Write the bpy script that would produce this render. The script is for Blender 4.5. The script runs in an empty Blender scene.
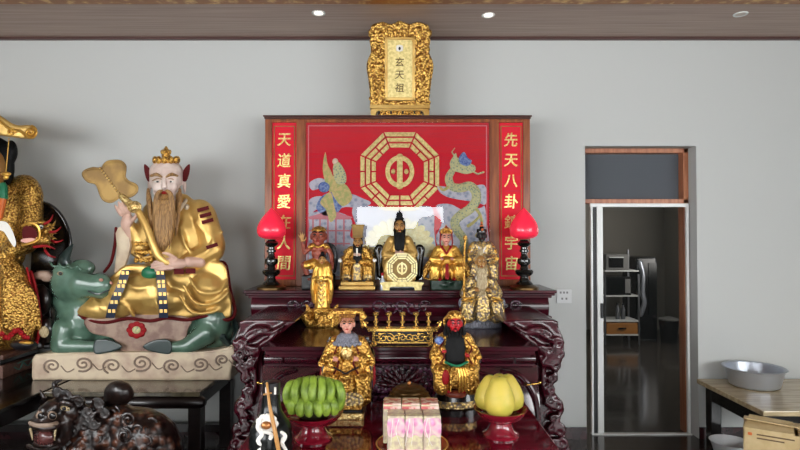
import bpy, bmesh, math, random
import numpy as np
from mathutils import Matrix, Vector
PI = math.pi
SC = bpy.context.scene
COL = SC.collection
# ---------------------------------------------------------------- camera
F = 555.6                                   # focal length in pixels of the 800x450 frame
CZ = 1.73
PITCH = math.atan(10.0 / F)
cam_d = bpy.data.cameras.new('camera')
cam_d.sensor_fit = 'HORIZONTAL'; cam_d.sensor_width = 36.0; cam_d.lens = F / 800 * 36.0
cam_d.clip_start = 0.05
cam = bpy.data.objects.new('camera', cam_d); COL.objects.link(cam)
cam.location = (0, 0, CZ); cam.rotation_euler = (PI / 2 + PITCH, 0, 0)
SC.camera = cam
# ---------------------------------------------------------------- sky, doorway daylight and added fill lamps
world = bpy.data.worlds.new('overcast_sky'); SC.world = world
world.use_nodes = True
bg = world.node_tree.nodes['Background']
bg.inputs[0].default_value = (0.95, 0.98, 1.0, 1); bg.inputs[1].default_value = 44.0
def area(name, loc, rot, sx, sy, power, color=(1, 1, 1), portal=False):
    l = bpy.data.lights.new(name, 'AREA'); l.shape = 'RECTANGLE'; l.size = sx; l.size_y = sy
    l.energy = power; l.color = color
    o = bpy.data.objects.new(name, l); COL.objects.link(o); o.location = loc; o.rotation_euler = rot
    if portal: l.cycles.is_portal = True
    return o
DOORZ = 2.38
area('doorway_daylight', (0, -4.12, DOORZ / 2), (PI / 2, 0, 0), 2.0, DOORZ, 1, portal=True)
area('fill_left', (-5.12, -1.2, 2.0), (0, -PI / 2, 0), 1.9, 4.4, 130, (1.0, 0.99, 0.97))  # lamp added as side fill at the unseen left opening
area('fill_right', (5.12, -1.2, 2.0), (0, PI / 2, 0), 1.9, 4.4, 90, (1.0, 0.99, 0.97))  # weaker added fill lamp on the right
area('fill_front_left', (-3.6, -4.12, 1.9), (PI / 2, 0, 0), 2.4, 2.0, 345, (1.0, 0.99, 0.97))  # unseen lamp added for frontal fill on altar and back wall
area('fill_front_right', (3.6, -4.12, 1.9), (PI / 2, 0, 0), 2.4, 2.0, 300, (1.0, 0.99, 0.97))  # second added frontal fill, on the other side
area('fill_back_room', (4.8, 7.6, 1.7), (0, PI / 2, 0), 1.2, 1.2, 200, (1.0, 0.96, 0.9))  # lamp added to brighten the dark back room
vs = SC.view_settings
vs.view_transform = 'Standard'; vs.look = 'None'; vs.gamma = 1.0; vs.use_curve_mapping = False
vs.exposure = -2.22
# ---------------------------------------------------------------- pixel <-> place
def P(u, v, y):
    a = (u - 400) / F; b = (225 - v) / F
    dx, dy, dz = a, math.cos(PITCH) - b * math.sin(PITCH), math.sin(PITCH) + b * math.cos(PITCH)
    t = y / dy
    return Vector((dx * t, y, CZ + dz * t))
def X(u, y): return P(u, 235, y).x
def Z(v, y): return P(400, v, y).z
def V(z, y):
    rz = z - CZ
    return 225 - F * (-y * math.sin(PITCH) + rz * math.cos(PITCH)) / (y * math.cos(PITCH) + rz * math.sin(PITCH))
# ---------------------------------------------------------------- materials
def lin(c):
    return tuple((x / 12.92 if x <= 0.04045 else ((x + 0.055) / 1.055) ** 2.4) for x in [k / 255 for k in c]) + (1.0,)
def mat(name, col, metal=0.0, rough=0.5, coat=0.0, col2=None, tex='noise', scale=20.0, bump=0.0, lo=0.4, hi=0.6, emit=0.0, stretch=(1, 1, 1), detail=3.0, dist=0.01, spec=0.5, alpha=1.0, trans=0.0, ior=1.5, sheen=0.0):
    m = bpy.data.materials.new(name); m.use_nodes = True
    nt = m.node_tree; b = nt.nodes['Principled BSDF']; L = nt.links
    c = lin(col)
    b.inputs['Base Color'].default_value = c
    b.inputs['Metallic'].default_value = metal; b.inputs['Roughness'].default_value = rough
    b.inputs['Coat Weight'].default_value = coat; b.inputs['Coat Roughness'].default_value = 0.06
    b.inputs['Specular IOR Level'].default_value = spec
    b.inputs['Alpha'].default_value = alpha
    b.inputs['Transmission Weight'].default_value = trans; b.inputs['IOR'].default_value = ior
    if emit:
        b.inputs['Emission Color'].default_value = c; b.inputs['Emission Strength'].default_value = emit
    if col2 or bump:
        tc = nt.nodes.new('ShaderNodeTexCoord'); mp = nt.nodes.new('ShaderNodeMapping')
        mp.inputs['Scale'].default_value = stretch
        L.new(tc.outputs['Object'], mp.inputs['Vector'])
        if tex == 'voronoi':
            t = nt.nodes.new('ShaderNodeTexVoronoi'); t.feature = 'SMOOTH_F1'; t.inputs['Smoothness'].default_value = 0.4
            fac = t.outputs['Distance']
        elif tex == 'wave':
            t = nt.nodes.new('ShaderNodeTexWave'); t.inputs['Distortion'].default_value = 6; t.inputs['Detail'].default_value = detail
            fac = t.outputs['Fac']
        else:
            t = nt.nodes.new('ShaderNodeTexNoise'); t.inputs['Detail'].default_value = detail
            fac = t.outputs['Fac']
        t.inputs['Scale'].default_value = scale
        L.new(mp.outputs['Vector'], t.inputs['Vector'])
        if col2:
            r = nt.nodes.new('ShaderNodeValToRGB')
            r.color_ramp.elements[0].position = lo; r.color_ramp.elements[0].color = c
            r.color_ramp.elements[1].position = hi; r.color_ramp.elements[1].color = lin(col2)
            L.new(fac, r.inputs['Fac']); L.new(r.outputs['Color'], b.inputs['Base Color'])
        if bump:
            bn = nt.nodes.new('ShaderNodeBump'); bn.inputs['Strength'].default_value = abs(bump); bn.inputs['Distance'].default_value = dist
            bn.invert = (tex == 'voronoi') != (bump < 0)
            L.new(fac, bn.inputs['Height']); L.new(bn.outputs['Normal'], b.inputs['Normal'])
    return m
M = {}
def mk(k, *a, **kw): M[k] = mat(k, *a, **kw)
mk('wall_paint', (190, 192, 190), rough=0.75, bump=0.03, scale=60)
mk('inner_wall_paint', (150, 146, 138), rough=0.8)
mk('terrazzo', (58, 54, 50), rough=0.15, col2=(112, 104, 96), scale=140, lo=0.55, hi=0.72, coat=0.2)
mk('soffit_wood', (176, 154, 142), rough=0.5, col2=(152, 130, 118), scale=3, stretch=(0.4, 22, 8), detail=6, lo=0.35, hi=0.65)
mk('gilt_trim', (150, 92, 40), rough=0.35, metal=0.3, col2=(214, 176, 110), scale=14, lo=0.52, hi=0.7, bump=0.4)
mk('dark_trim', (74, 44, 40), rough=0.4)
mk('maroon_tile', (58, 24, 28), rough=0.25, col2=(40, 20, 24), scale=9)
mk('orange_wood', (182, 118, 82), rough=0.4, col2=(156, 94, 62), scale=4, stretch=(8, 8, 0.6))
mk('white_alu', (226, 228, 226), rough=0.35)
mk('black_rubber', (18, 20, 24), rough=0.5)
mk('ceiling_wood', (112, 88, 72), rough=0.6, col2=(92, 70, 56), scale=3, stretch=(0.4, 12, 8))
mk('dim_wall', (60, 54, 48), rough=0.8)
mk('ceiling_white', (225, 225, 222), rough=0.8)
mk('altar_lacquer', (66, 14, 27), rough=0.2, coat=0.12, col2=(46, 10, 19), scale=6, stretch=(1, 6, 6), spec=0.35)
mk('altar_gloss', (66, 14, 28), rough=0.12, coat=0.8, col2=(48, 10, 20), scale=6, stretch=(1, 6, 6))
mk('altar_carved', (66, 14, 27), rough=0.22, coat=0.2, col2=(46, 9, 17), scale=12, spec=0.4)
mk('altar_relief', (88, 46, 70), rough=0.25, coat=0.25, col2=(44, 14, 26), tex='voronoi', scale=42, bump=0.5, lo=0.2, hi=0.55, dist=0.008, spec=0.4)
mk('red_table', (118, 20, 38), rough=0.09, coat=0.5, col2=(96, 14, 28), scale=5, stretch=(1, 5, 5))
mk('screen_wood', (150, 84, 46), rough=0.35, coat=0.08, col2=(114, 58, 32), scale=5, stretch=(7, 7, 0.7), lo=0.35, hi=0.65, spec=0.3)
mk('screen_cornice', (70, 34, 26), rough=0.3, coat=0.3)
mk('red_panel', (214, 22, 44), rough=0.6, col2=(200, 34, 56), scale=5, stretch=(1, 1, 26), lo=0.4, hi=0.7, spec=0.2)
mk('pale_gold', (238, 218, 150), metal=0.15, rough=0.35, col2=(206, 184, 112), scale=50, lo=0.4, hi=0.65)
mk('cream_gold', (250, 240, 186), metal=0.05, rough=0.4, col2=(238, 222, 156), scale=40)
mk('char_gold', (196, 164, 84), metal=0.5, rough=0.3, col2=(226, 206, 140), scale=70)
mk('mural_cloud', (136, 146, 172), rough=0.5, col2=(190, 190, 204), tex='voronoi', scale=26, lo=0.15, hi=0.5)
mk('mural_teal', (110, 140, 128), rough=0.4, col2=(196, 192, 140), tex='voronoi', scale=60, lo=0.15, hi=0.5)
mk('mural_green_gold', (168, 170, 96), rough=0.4, col2=(206, 178, 110), scale=40)
mk('mural_blue', (60, 84, 158), rough=0.4, col2=(120, 144, 190), scale=60)
mk('mural_pink', (206, 120, 132), rough=0.45)
mk('mural_face', (232, 206, 186), rough=0.5)
mk('gold', (228, 178, 84), metal=0.8, rough=0.32, col2=(176, 122, 46), scale=26, bump=0.25, lo=0.45, hi=0.8)
mk('gold_smooth', (222, 184, 108), metal=0.55, rough=0.36, col2=(184, 140, 70), scale=6, bump=0.1, lo=0.4, hi=0.75)
mk('gold_carved', (222, 176, 88), metal=0.75, rough=0.32, col2=(124, 82, 30), tex='voronoi', scale=72, bump=0.9, lo=0.28, hi=0.68, dist=0.008)
mk('gold_fine', (236, 186, 92), metal=0.8, rough=0.32, col2=(150, 98, 36), tex='voronoi', scale=85, bump=0.7, lo=0.3, hi=0.75, dist=0.008)
mk('gold_deep', (238, 192, 100), metal=0.75, rough=0.3, col2=(128, 84, 32), tex='voronoi', scale=58, bump=0.9, lo=0.28, hi=0.68, dist=0.01)
mk('gold_pale_fine', (240, 214, 146), metal=0.65, rough=0.32, col2=(178, 132, 64), tex='voronoi', scale=90, bump=0.5, lo=0.35, hi=0.75, dist=0.006)
mk('gold_dull', (140, 110, 56), metal=0.5, rough=0.45, col2=(112, 84, 40), scale=9)
mk('gold_mixed', (218, 184, 112), metal=0.6, rough=0.34, col2=(122, 108, 96), tex='voronoi', scale=62, bump=0.6, lo=0.35, hi=0.66, dist=0.006)
mk('brass', (198, 158, 84), metal=0.9, rough=0.26)
mk('bronze', (96, 72, 40), metal=0.8, rough=0.34)
mk('ivory_skin', (226, 208, 198), rough=0.4, col2=(210, 186, 176), scale=12)
mk('pink_skin', (214, 150, 132), rough=0.4)
mk('hand_skin', (206, 168, 150), rough=0.4)
mk('red_skin', (158, 76, 54), rough=0.4, col2=(128, 56, 40), scale=40)
mk('crimson_skin', (176, 24, 34), rough=0.35)
mk('gold_skin', (178, 130, 72), metal=0.3, rough=0.4)
mk('black_skin', (20, 17, 17), rough=0.3)
mk('black_hair', (10, 10, 11), rough=0.6, bump=0.3, scale=30, stretch=(6, 6, 0.5), spec=0.2)
mk('brown_beard', (176, 134, 82), rough=0.5, col2=(126, 92, 54), scale=16, stretch=(9, 9, 0.5), bump=0.6)
mk('grey_beard', (196, 178, 142), rough=0.5, col2=(150, 126, 88), scale=30, stretch=(9, 9, 0.5), bump=0.6)
mk('silver_beard', (138, 138, 148), rough=0.5, col2=(96, 98, 110), scale=60, bump=0.5, stretch=(3, 3, .8))
mk('paint_red', (146, 20, 26), rough=0.55, spec=0.2)
mk('paint_maroon', (84, 14, 16), rough=0.65, spec=0.15)
mk('paint_black', (24, 22, 26), rough=0.35)
mk('paint_navy', (34, 42, 62), rough=0.4)
mk('paint_white', (232, 228, 220), rough=0.45)
mk('paint_green', (30, 110, 76), rough=0.35)
mk('paint_orange', (206, 104, 44), rough=0.4)
mk('ox_green', (96, 126, 108), rough=0.26, coat=0.4, col2=(66, 92, 78), scale=7, lo=0.35, hi=0.7)
mk('ox_dark', (38, 54, 52), rough=0.28, coat=0.3)
mk('saddle_tan', (160, 134, 116), rough=0.5, col2=(126, 96, 84), scale=10)
mk('cloud_stone', (214, 196, 168), rough=0.5, col2=(176, 146, 128), scale=7, bump=0.15, lo=0.45, hi=0.75)
mk('cloud_line', (138, 118, 102), rough=0.55)
mk('green_rock', (28, 52, 40), rough=0.35, bump=0.5, scale=30)
mk('black_rock', (20, 20, 22), rough=0.4, bump=0.5, scale=30)
mk('dark_wood', (30, 20, 19), rough=0.3, coat=0.3, col2=(20, 13, 13), scale=5, stretch=(1, 7, 7))
mk('black_lacquer', (17, 14, 14), rough=0.22, coat=0.4)
mk('brown_wood', (104, 70, 58), rough=0.4, col2=(84, 54, 44), scale=6, stretch=(1, 8, 8))
mk('stone_inlay', (92, 84, 66), rough=0.16, col2=(66, 60, 46), scale=14, coat=0.3)
mk('lion_wood', (48, 31, 26), rough=0.28, coat=0.2, col2=(22, 13, 11), tex='voronoi', scale=20, bump=0.6, lo=0.3, hi=0.65, dist=0.015)
mk('lion_hide', (88, 52, 36), rough=0.3, coat=0.2, col2=(24, 13, 11), tex='voronoi', scale=22, bump=1.0, lo=0.2, hi=0.55, dist=0.02)
mk('lion_mane', (40, 26, 22), rough=0.3, coat=0.2, col2=(20, 13, 11), scale=22, bump=0.5)
mk('lion_tongue', (84, 46, 44), rough=0.25, coat=0.4)
mk('lamp_red', (255, 44, 74), rough=0.25, emit=0.75, coat=0.3)
mk('lamp_black', (18, 19, 18), rough=0.14, coat=0.7)
mk('dish_red', (128, 22, 40), rough=0.15, coat=0.7)
mk('plate_red', (170, 34, 36), rough=0.2, coat=0.4)
mk('plate_gold', (208, 150, 70), rough=0.3, metal=0.4)
mk('banana_green', (138, 164, 56), rough=0.45, col2=(84, 108, 32), scale=26, lo=0.42, hi=0.72)
mk('banana_tip', (48, 44, 24), rough=0.6)
mk('pomelo', (208, 186, 78), rough=0.5, col2=(188, 176, 70), scale=10, bump=0.12)
mk('wrapper', (220, 140, 182), rough=0.16, col2=(222, 196, 190), tex='voronoi', scale=38, lo=0.25, hi=0.65, coat=0.7, bump=0.5)
mk('wrapper_cream', (214, 206, 164), rough=0.2, col2=(186, 168, 150), scale=40, coat=0.5)
mk('wrapper_red', (196, 104, 104), rough=0.25, col2=(228, 200, 190), scale=30, coat=0.4, lo=.45, hi=.6)
mk('bottle_black', (13, 16, 16), rough=0.2, spec=0.35)
mk('stick_wood', (196, 142, 80), rough=0.45)
mk('copper', (176, 116, 66), metal=0.6, rough=0.3)
mk('light_wood', (204, 184, 146), rough=0.12, coat=0.4, col2=(176, 156, 120), scale=3, stretch=(1.2, 9, 9))
mk('aluminium', (186, 192, 202), metal=0.75, rough=0.32, bump=0.1, scale=40)
mk('carton', (206, 182, 136), rough=0.7, col2=(194, 168, 120), scale=12)
mk('carton_print', (104, 80, 52), rough=0.7)
mk('steel_dark', (120, 122, 126), metal=0.7, rough=0.35)
mk('appliance_black', (20, 21, 23), rough=0.2)
mk('appliance_grey', (120, 120, 118), rough=0.4)
mk('drawer_wood', (168, 112, 52), rough=0.4)
mk('outlet_plastic', (206, 207, 208), rough=0.4)
mk('outlet_slot', (120, 120, 122), rough=0.5)
mk('downlight', (255, 244, 226), emit=9.0)
mk('downlight_off', (206, 196, 186), rough=0.4)
mk('lamp_panel', (255, 250, 240), emit=12.0)
mk('hedge_green', (116, 122, 118), rough=0.8, bump=0.8, scale=4)
mk('pavement', (150, 148, 142), rough=0.8)
mk('teal_paint', (70, 120, 112), rough=0.5)
def mesh_screen():
    m = bpy.data.materials.new('insect_mesh'); m.use_nodes = True
    nt = m.node_tree; nt.nodes.clear()
    o = nt.nodes.new('ShaderNodeOutputMaterial'); mx = nt.nodes.new('ShaderNodeMixShader')
    d = nt.nodes.new('ShaderNodeBsdfDiffuse'); t = nt.nodes.new('ShaderNodeBsdfTransparent')
    d.inputs[0].default_value = lin((62, 66, 70))
    return m, nt, o, mx, d, t
def make_mesh_screen(name, fac, col):
    m, nt, o, mx, d, t = mesh_screen(); m.name = name
    d.inputs[0].default_value = lin(col); mx.inputs[0].default_value = fac
    nt.links.new(t.outputs[0], mx.inputs[1]); nt.links.new(d.outputs[0], mx.inputs[2]); nt.links.new(mx.outputs[0], o.inputs[0])
    M[name] = m
make_mesh_screen('insect_mesh', 0.12, (46, 48, 48))
make_mesh_screen('insect_mesh_dense', 0.8, (98, 102, 108))
def glass_pane():
    m = bpy.data.materials.new('picture_glass'); m.use_nodes = True
    nt = m.node_tree; nt.nodes.clear(); L = nt.links
    o = nt.nodes.new('ShaderNodeOutputMaterial'); mx = nt.nodes.new('ShaderNodeMixShader')
    g = nt.nodes.new('ShaderNodeBsdfGlossy'); t = nt.nodes.new('ShaderNodeBsdfTransparent'); fr = nt.nodes.new('ShaderNodeFresnel')
    g.inputs['Roughness'].default_value = 0.0; fr.inputs['IOR'].default_value = 1.5
    L.new(fr.outputs[0], mx.inputs[0]); L.new(t.outputs[0], mx.inputs[1]); L.new(g.outputs[0], mx.inputs[2]); L.new(mx.outputs[0], o.inputs[0])
    M['picture_glass'] = m
glass_pane()
# ---------------------------------------------------------------- mesh building
def cr(pts, n=6, closed=False):
    """Catmull-Rom through points"""
    p = [np.array(q, float) for q in pts]; out = []; N = len(p)
    for i in range(N if closed else N - 1):
        if closed: a, b, c, d = p[i - 1], p[i], p[(i + 1) % N], p[(i + 2) % N]
        else: a, b, c, d = p[max(i - 1, 0)], p[i], p[i + 1], p[min(i + 2, N - 1)]
        for j in range(n):
            t = j / n
            out.append(0.5 * ((2 * b) + (c - a) * t + (2 * a - 5 * b + 4 * c - d) * t * t + (3 * b - a - 3 * c + d) * t ** 3))
    if not closed: out.append(p[-1])
    return out
def spiral(c, r0, r1, turns, a0=0.0, n=22, depth=0.0):
    out = []
    for i in range(n + 1):
        t = i / n; r = r0 + (r1 - r0) * t; a = a0 + turns * 2 * PI * t
        out.append((c[0] + r * math.cos(a), c[1] + r * math.sin(a), c[2] + depth * t))
    return out
class G:
    """collects shapes given as (right, up, towards the viewer); k scales them about p0 to the place o. Metre mode takes x, y, z."""
    def __init__(s, o=None, k=(1, 1, 1), p0=(0, 0, 0), persp=False):
        s.metre = o is None; s.persp = persp
        s.o = (0, 0, 0) if o is None else o; s.k = k; s.p0 = p0; s.v = []; s.f = []
    def c(s, p):
        return np.array((p[0], p[2], -p[1]) if s.metre else p, float)
    def r(s, r):
        if not hasattr(r, '__len__'): return np.array((r, r, r), float)
        return np.array((r[0], r[2], r[1]) if s.metre else r, float)
    def add(s, V_, F_):
        n = len(s.v)
        if s.persp:
            for p in V_: s.v.append(tuple(P(p[0], p[1], s.o[1] - s.k[2] * p[2])))
            s.f += [tuple(n + i for i in f) for f in F_]
            return s
        for p in V_:
            s.v.append((s.o[0] + s.k[0] * (p[0] - s.p0[0]), s.o[1] - s.k[2] * (p[2] - s.p0[2]), s.o[2] + s.k[1] * (p[1] - s.p0[1])))
        s.f += [tuple(n + i for i in f) for f in F_]
        return s
    def ell(s, c, r, rz=0.0, n=14, m=9, ry=0.0):
        c = s.c(c); r = s.r(r); V_ = [(0, r[1], 0)]; F_ = []
        for j in range(1, m):
            th = PI * j / m
            for i in range(n):
                a = 2 * PI * i / n
                V_.append((r[0] * math.sin(th) * math.cos(a), r[1] * math.cos(th), r[2] * math.sin(th) * math.sin(a)))
        V_.append((0, -r[1], 0)); last = len(V_) - 1
        for i in range(n):
            F_.append((0, 1 + i, 1 + (i + 1) % n))
            F_.append((last, last - n + (i + 1) % n, last - n + i))
        for j in range(m - 2):
            for i in range(n):
                a = 1 + j * n; F_.append((a + i, a + n + i, a + n + (i + 1) % n, a + (i + 1) % n))
        cz, sz = math.cos(rz), math.sin(rz); cy, sy = math.cos(ry), math.sin(ry)
        W = []
        for x, y, z in V_:
            x, y = x * cz - y * sz, x * sz + y * cz
            x, z = x * cy + z * sy, -x * sy + z * cy
            W.append((c[0] + x, c[1] + y, c[2] + z))
        return s.add(W, F_)
    def tube(s, pts, rad, n=8, flat=1.0, caps=True):
        """swept tube; flat squashes it along the viewing direction"""
        p = [s.c(q) for q in pts]; N = len(p)
        R = [rad] * N if not hasattr(rad, '__len__') else list(rad)
        if len(R) != N: R = [np.interp(i / (N - 1) * (len(R) - 1), range(len(R)), R) for i in range(N)]
        T = []
        for i in range(N):
            t = p[min(i + 1, N - 1)] - p[max(i - 1, 0)]; T.append(t / (np.linalg.norm(t) + 1e-9))
        up = np.array((0, 0, 1.0)) if abs(T[0][2]) < 0.9 else np.array((0, 1.0, 0))
        V_ = []; F_ = []
        rings = []
        if caps:
            rings.append((p[0] - T[0] * R[0] * 0.7, R[0] * 0.5, T[0]))
        rings += [(p[i], R[i], T[i]) for i in range(N)]
        if caps: rings.append((p[-1] + T[-1] * R[-1] * 0.7, R[-1] * 0.5, T[-1]))
        for (q, r, t) in rings:
            a = np.cross(t, up); a /= np.linalg.norm(a) + 1e-9
            b = np.cross(a, t); up = b
            for i in range(n):
                w = 2 * PI * i / n
                d = a * math.cos(w) * r + b * math.sin(w) * r
                d[2] *= flat
                V_.append(q + d)
        for j in range(len(rings) - 1):
            for i in range(n):
                F_.append((j * n + i, j * n + (i + 1) % n, (j + 1) * n + (i + 1) % n, (j + 1) * n + i))
        F_.append(tuple(range(n))); F_.append(tuple(range(len(V_) - n, len(V_))))
        return s.add(V_, F_)
    def cap(s, p, q, r0, r1, flat=1.0):
        s.ell(p, r0 if s.metre else (r0, r0, r0 * flat), n=10, m=7); s.ell(q, r1 if s.metre else (r1, r1, r1 * flat), n=10, m=7)
        return s.tube([p, q], [r0, r1], n=10, flat=flat, caps=False)
    def box(s, lo, hi, rz=0.0, sh=0.0):
        """box between two corners; rz turns it in the picture plane"""
        lo = s.c(lo); hi = s.c(hi); m = (lo + hi) / 2; V_ = []
        for x in (0, 1):
            for y in (0, 1):
                for z in (0, 1):
                    q = np.array((lo[0] if not x else hi[0], lo[1] if not y else hi[1], lo[2] if not z else hi[2])) - m
                    a, b = q[0] * math.cos(rz) - q[1] * math.sin(rz), q[0] * math.sin(rz) + q[1] * math.cos(rz)
                    V_.append((m[0] + a, m[1] + b, m[2] + q[2]))
        return s.add(V_, [(0, 1, 3, 2), (4, 6, 7, 5), (0, 4, 5, 1), (2, 3, 7, 6), (0, 2, 6, 4), (1, 5, 7, 3)])
    def prism(s, outline, d0, d1):
        """outline of (right, up) pairs between two depths (metre mode: y values)"""
        if s.metre: d0, d1 = -d0, -d1
        n = len(outline)
        V_ = [(p[0], p[1], d0) for p in outline] + [(p[0], p[1], d1) for p in outline]
        F_ = [(i, (i + 1) % n, n + (i + 1) % n, n + i) for i in range(n)] + [tuple(range(n)), tuple(range(2 * n - 1, n - 1, -1))]
        return s.add(V_, F_)
    def lathe(s, c, prof, n=28, fx=1.0, fz=1.0):
        """profile of (radius, height) about a vertical axis through c"""
        c = s.c(c); V_ = []; F_ = []
        for (r, h) in prof:
            for i in range(n):
                a = 2 * PI * i / n; V_.append((c[0] + r * fx * math.cos(a), c[1] + h, c[2] + r * fz * math.sin(a)))
        for j in range(len(prof) - 1):
            for i in range(n): F_.append((j * n + i, j * n + (i + 1) % n, (j + 1) * n + (i + 1) % n, (j + 1) * n + i))
        F_.append(tuple(range(n))); F_.append(tuple(range(len(V_) - n, len(V_))))
        return s.add(V_, F_)
    def link(s, name, m, parent=None, vox=0.0, sm=3, bevel=0.0, smooth=None, label=None, kind=None, at=None, ground=None):
        off = Vector((0, 0, 0)); q = parent
        while q is not None: off += q.location; q = q.parent
        if at is not None: off = Vector(at)
        me = bpy.data.meshes.new(name)
        me.from_pydata([(a - off.x, b - off.y, c - off.z) for a, b, c in s.v], [], s.f)
        bm = bmesh.new(); bm.from_mesh(me); bmesh.ops.recalc_face_normals(bm, faces=bm.faces)
        bm.to_mesh(me); bm.free()
        o = bpy.data.objects.new(name, me); COL.objects.link(o)
        if vox:
            rm = o.modifiers.new('r', 'REMESH'); rm.mode = 'VOXEL'; rm.voxel_size = vox; rm.use_smooth_shade = True
            if sm: z = o.modifiers.new('s', 'SMOOTH'); z.factor = 0.5; z.iterations = sm
            dg = bpy.context.evaluated_depsgraph_get()
            me2 = bpy.data.meshes.new_from_object(o.evaluated_get(dg)); o.modifiers.clear(); o.data = me2
            bpy.data.meshes.remove(me); me = me2; me.name = name
        if ground is not None:
            for w in o.data.vertices:
                if w.co.z < ground - off.z: w.co.z = ground - off.z
        if smooth is None: smooth = not bevel and len(s.f) > 30
        if smooth:
            me.polygons.foreach_set('use_smooth', [True] * len(me.polygons))
            if not vox: me.set_sharp_from_angle(angle=math.radians(40))
        if bevel:
            b = o.modifiers.new('edge', 'BEVEL'); b.width = bevel; b.segments = 2; b.limit_method = 'ANGLE'
        me.materials.clear(); me.materials.append(M[m] if isinstance(m, str) else m)
        o.parent = parent
        if at is not None: o.location = at
        if label: o['label'] = label
        if kind: o['kind'] = kind
        return o
def tag(o, label, cat, group=None):
    o['label'] = label; o['category'] = cat
    if group: o['group'] = group
    return o
def thing(name, label, cat, loc, group=None):
    o = bpy.data.objects.new(name, None); o.empty_display_size = 0.05; COL.objects.link(o); o.location = loc
    return tag(o, label, cat, group)
def struct(g, name, m, bevel=0.0, parent=None, smooth=None):
    o = g.link(name, m, parent, bevel=bevel, smooth=smooth)
    if parent is None: o['kind'] = 'structure'
    return o
def mbox(lo, hi): return G().box(lo, hi)
def text(ch, center, size, depth, m, parent, name='character', fat=0.0, wide=1.0, tilt=0.0):
    c = bpy.data.curves.new('t', 'FONT'); c.body = ch; c.size = 1.0; c.extrude = 0.5; c.offset = fat; c.resolution_u = 3
    o = bpy.data.objects.new('t', c); COL.objects.link(o)
    me = bpy.data.meshes.new_from_object(o.evaluated_get(bpy.context.evaluated_depsgraph_get()))
    bpy.data.objects.remove(o)
    a = np.zeros(len(me.vertices) * 3); me.vertices.foreach_get('co', a); a = a.reshape(-1, 3)
    mid = (a.max(0) + a.min(0)) / 2; a = a - mid
    sc = size / max(a[:, 1].max() - a[:, 1].min(), a[:, 0].max() - a[:, 0].min())
    off = Vector((0, 0, 0)); q = parent
    while q is not None: off += q.location; q = q.parent
    x = a[:, 0] * sc * wide + a[:, 1] * sc * 0.08; z = a[:, 1] * sc; y = -a[:, 2] * depth
    ct, st = math.cos(tilt), math.sin(tilt)
    b = np.stack([x + center[0] - off.x, y * ct - z * st + center[1] - off.y, y * st + z * ct + center[2] - off.z], 1)
    me.vertices.foreach_set('co', b.ravel()); me.update()
    n = bpy.data.objects.new(name, me); COL.objects.link(n); n.parent = parent
    me.materials.clear(); me.materials.append(M[m]); me.name = name
    return n
# ================================================================ the room
WY = 4.75
HX0, HX1, HZ = X(585.5, WY), X(697, WY), Z(146, WY)
CEIL = Z(38, WY)
struct(mbox((-5.2, -4.2, -0.1), (5.2, 12.2, 0)), 'floor', 'terrazzo')
g = G(); g.box((-5.2, WY, 0), (HX0, WY + 0.15, 3.7)).box((HX1, WY, 0), (5.2, WY + 0.15, 3.7)).box((HX0, WY, HZ), (HX1, WY + 0.15, 3.7))
struct(g, 'wall_back', 'wall_paint')
for nm, sx in (('wall_left', -1), ('wall_right', 1)):
    g = G(); x0, x1 = (sx * 5.0, sx * 5.15)
    g.box((x0, -4.2, 0), (x1, WY, 1.05)).box((x0, -4.2, 2.95), (x1, WY, 3.7)).box((x0, -4.2, 1.05), (x1, -3.4, 2.95)).box((x0, 1.0, 1.05), (x1, WY, 2.95))
    struct(g, nm, 'wall_paint')
g = G(); g.box((-1, -4.15, DOORZ), (1, -4.0, 3.7))
for s in (-1, 1):
    for (a, b, e, f) in ((1.0, 2.4, 0, 3.7), (4.8, 5.0, 0, 3.7), (2.4, 4.8, 0, 0.9), (2.4, 4.8, 2.9, 3.7)): g.box((min(s * a, s * b), -4.15, e), (max(s * a, s * b), -4.0, f))
struct(g, 'wall_front', 'dim_wall')
struct(mbox((-5.2, -4.2, 3.62), (5.2, 4.0, 3.75)), 'ceiling', 'ceiling_wood')
# wooden soffit along the back wall, its dark edge and the gilded beam in front of it
sof = struct(mbox((-5.0, 4.02, CEIL), (5.0, WY, CEIL + 0.3)), 'trim_1', 'soffit_wood')
struct(mbox((-5.0, WY - 0.035, CEIL - 0.022), (5.0, WY, CEIL)), 'trim_2', 'dark_trim')
struct(mbox((-5.0, 3.86, CEIL - 0.012), (5.0, 4.02, CEIL + 0.3)), 'trim_3', 'gilt_trim')
by = WY - 0.012
g = G(); g.box((-5.0, by, 0), (HX0 - 0.002, WY, Z(427, WY))).box((HX1 + 0.002, by, 0), (5.0, WY, Z(427, WY)))
struct(g, 'baseboard_back', 'maroon_tile')
struct(mbox((-5, -7.9, -0.12), (5, -4.2, -0.02)), 'pavement', 'pavement')
random.seed(4)
hg = G()
for i in range(26):
    x = -6 + 12 * i / 25 + random.uniform(-.2, .2); h = (0.9 if x < 0.2 else 1.7) + 0.6 * math.sin(i * 0.7) ** 2 + random.uniform(0, .4)
    hg.ell((x, -16 + random.uniform(-.4, .4), h * 0.5), (0.6, 0.6, h * 0.55))
o = hg.link('hedge', 'hedge_green', vox=0.09); o['kind'] = 'stuff'; o['label'] = 'green hedge outside the open entrance'; o['category'] = 'hedge'
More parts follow.
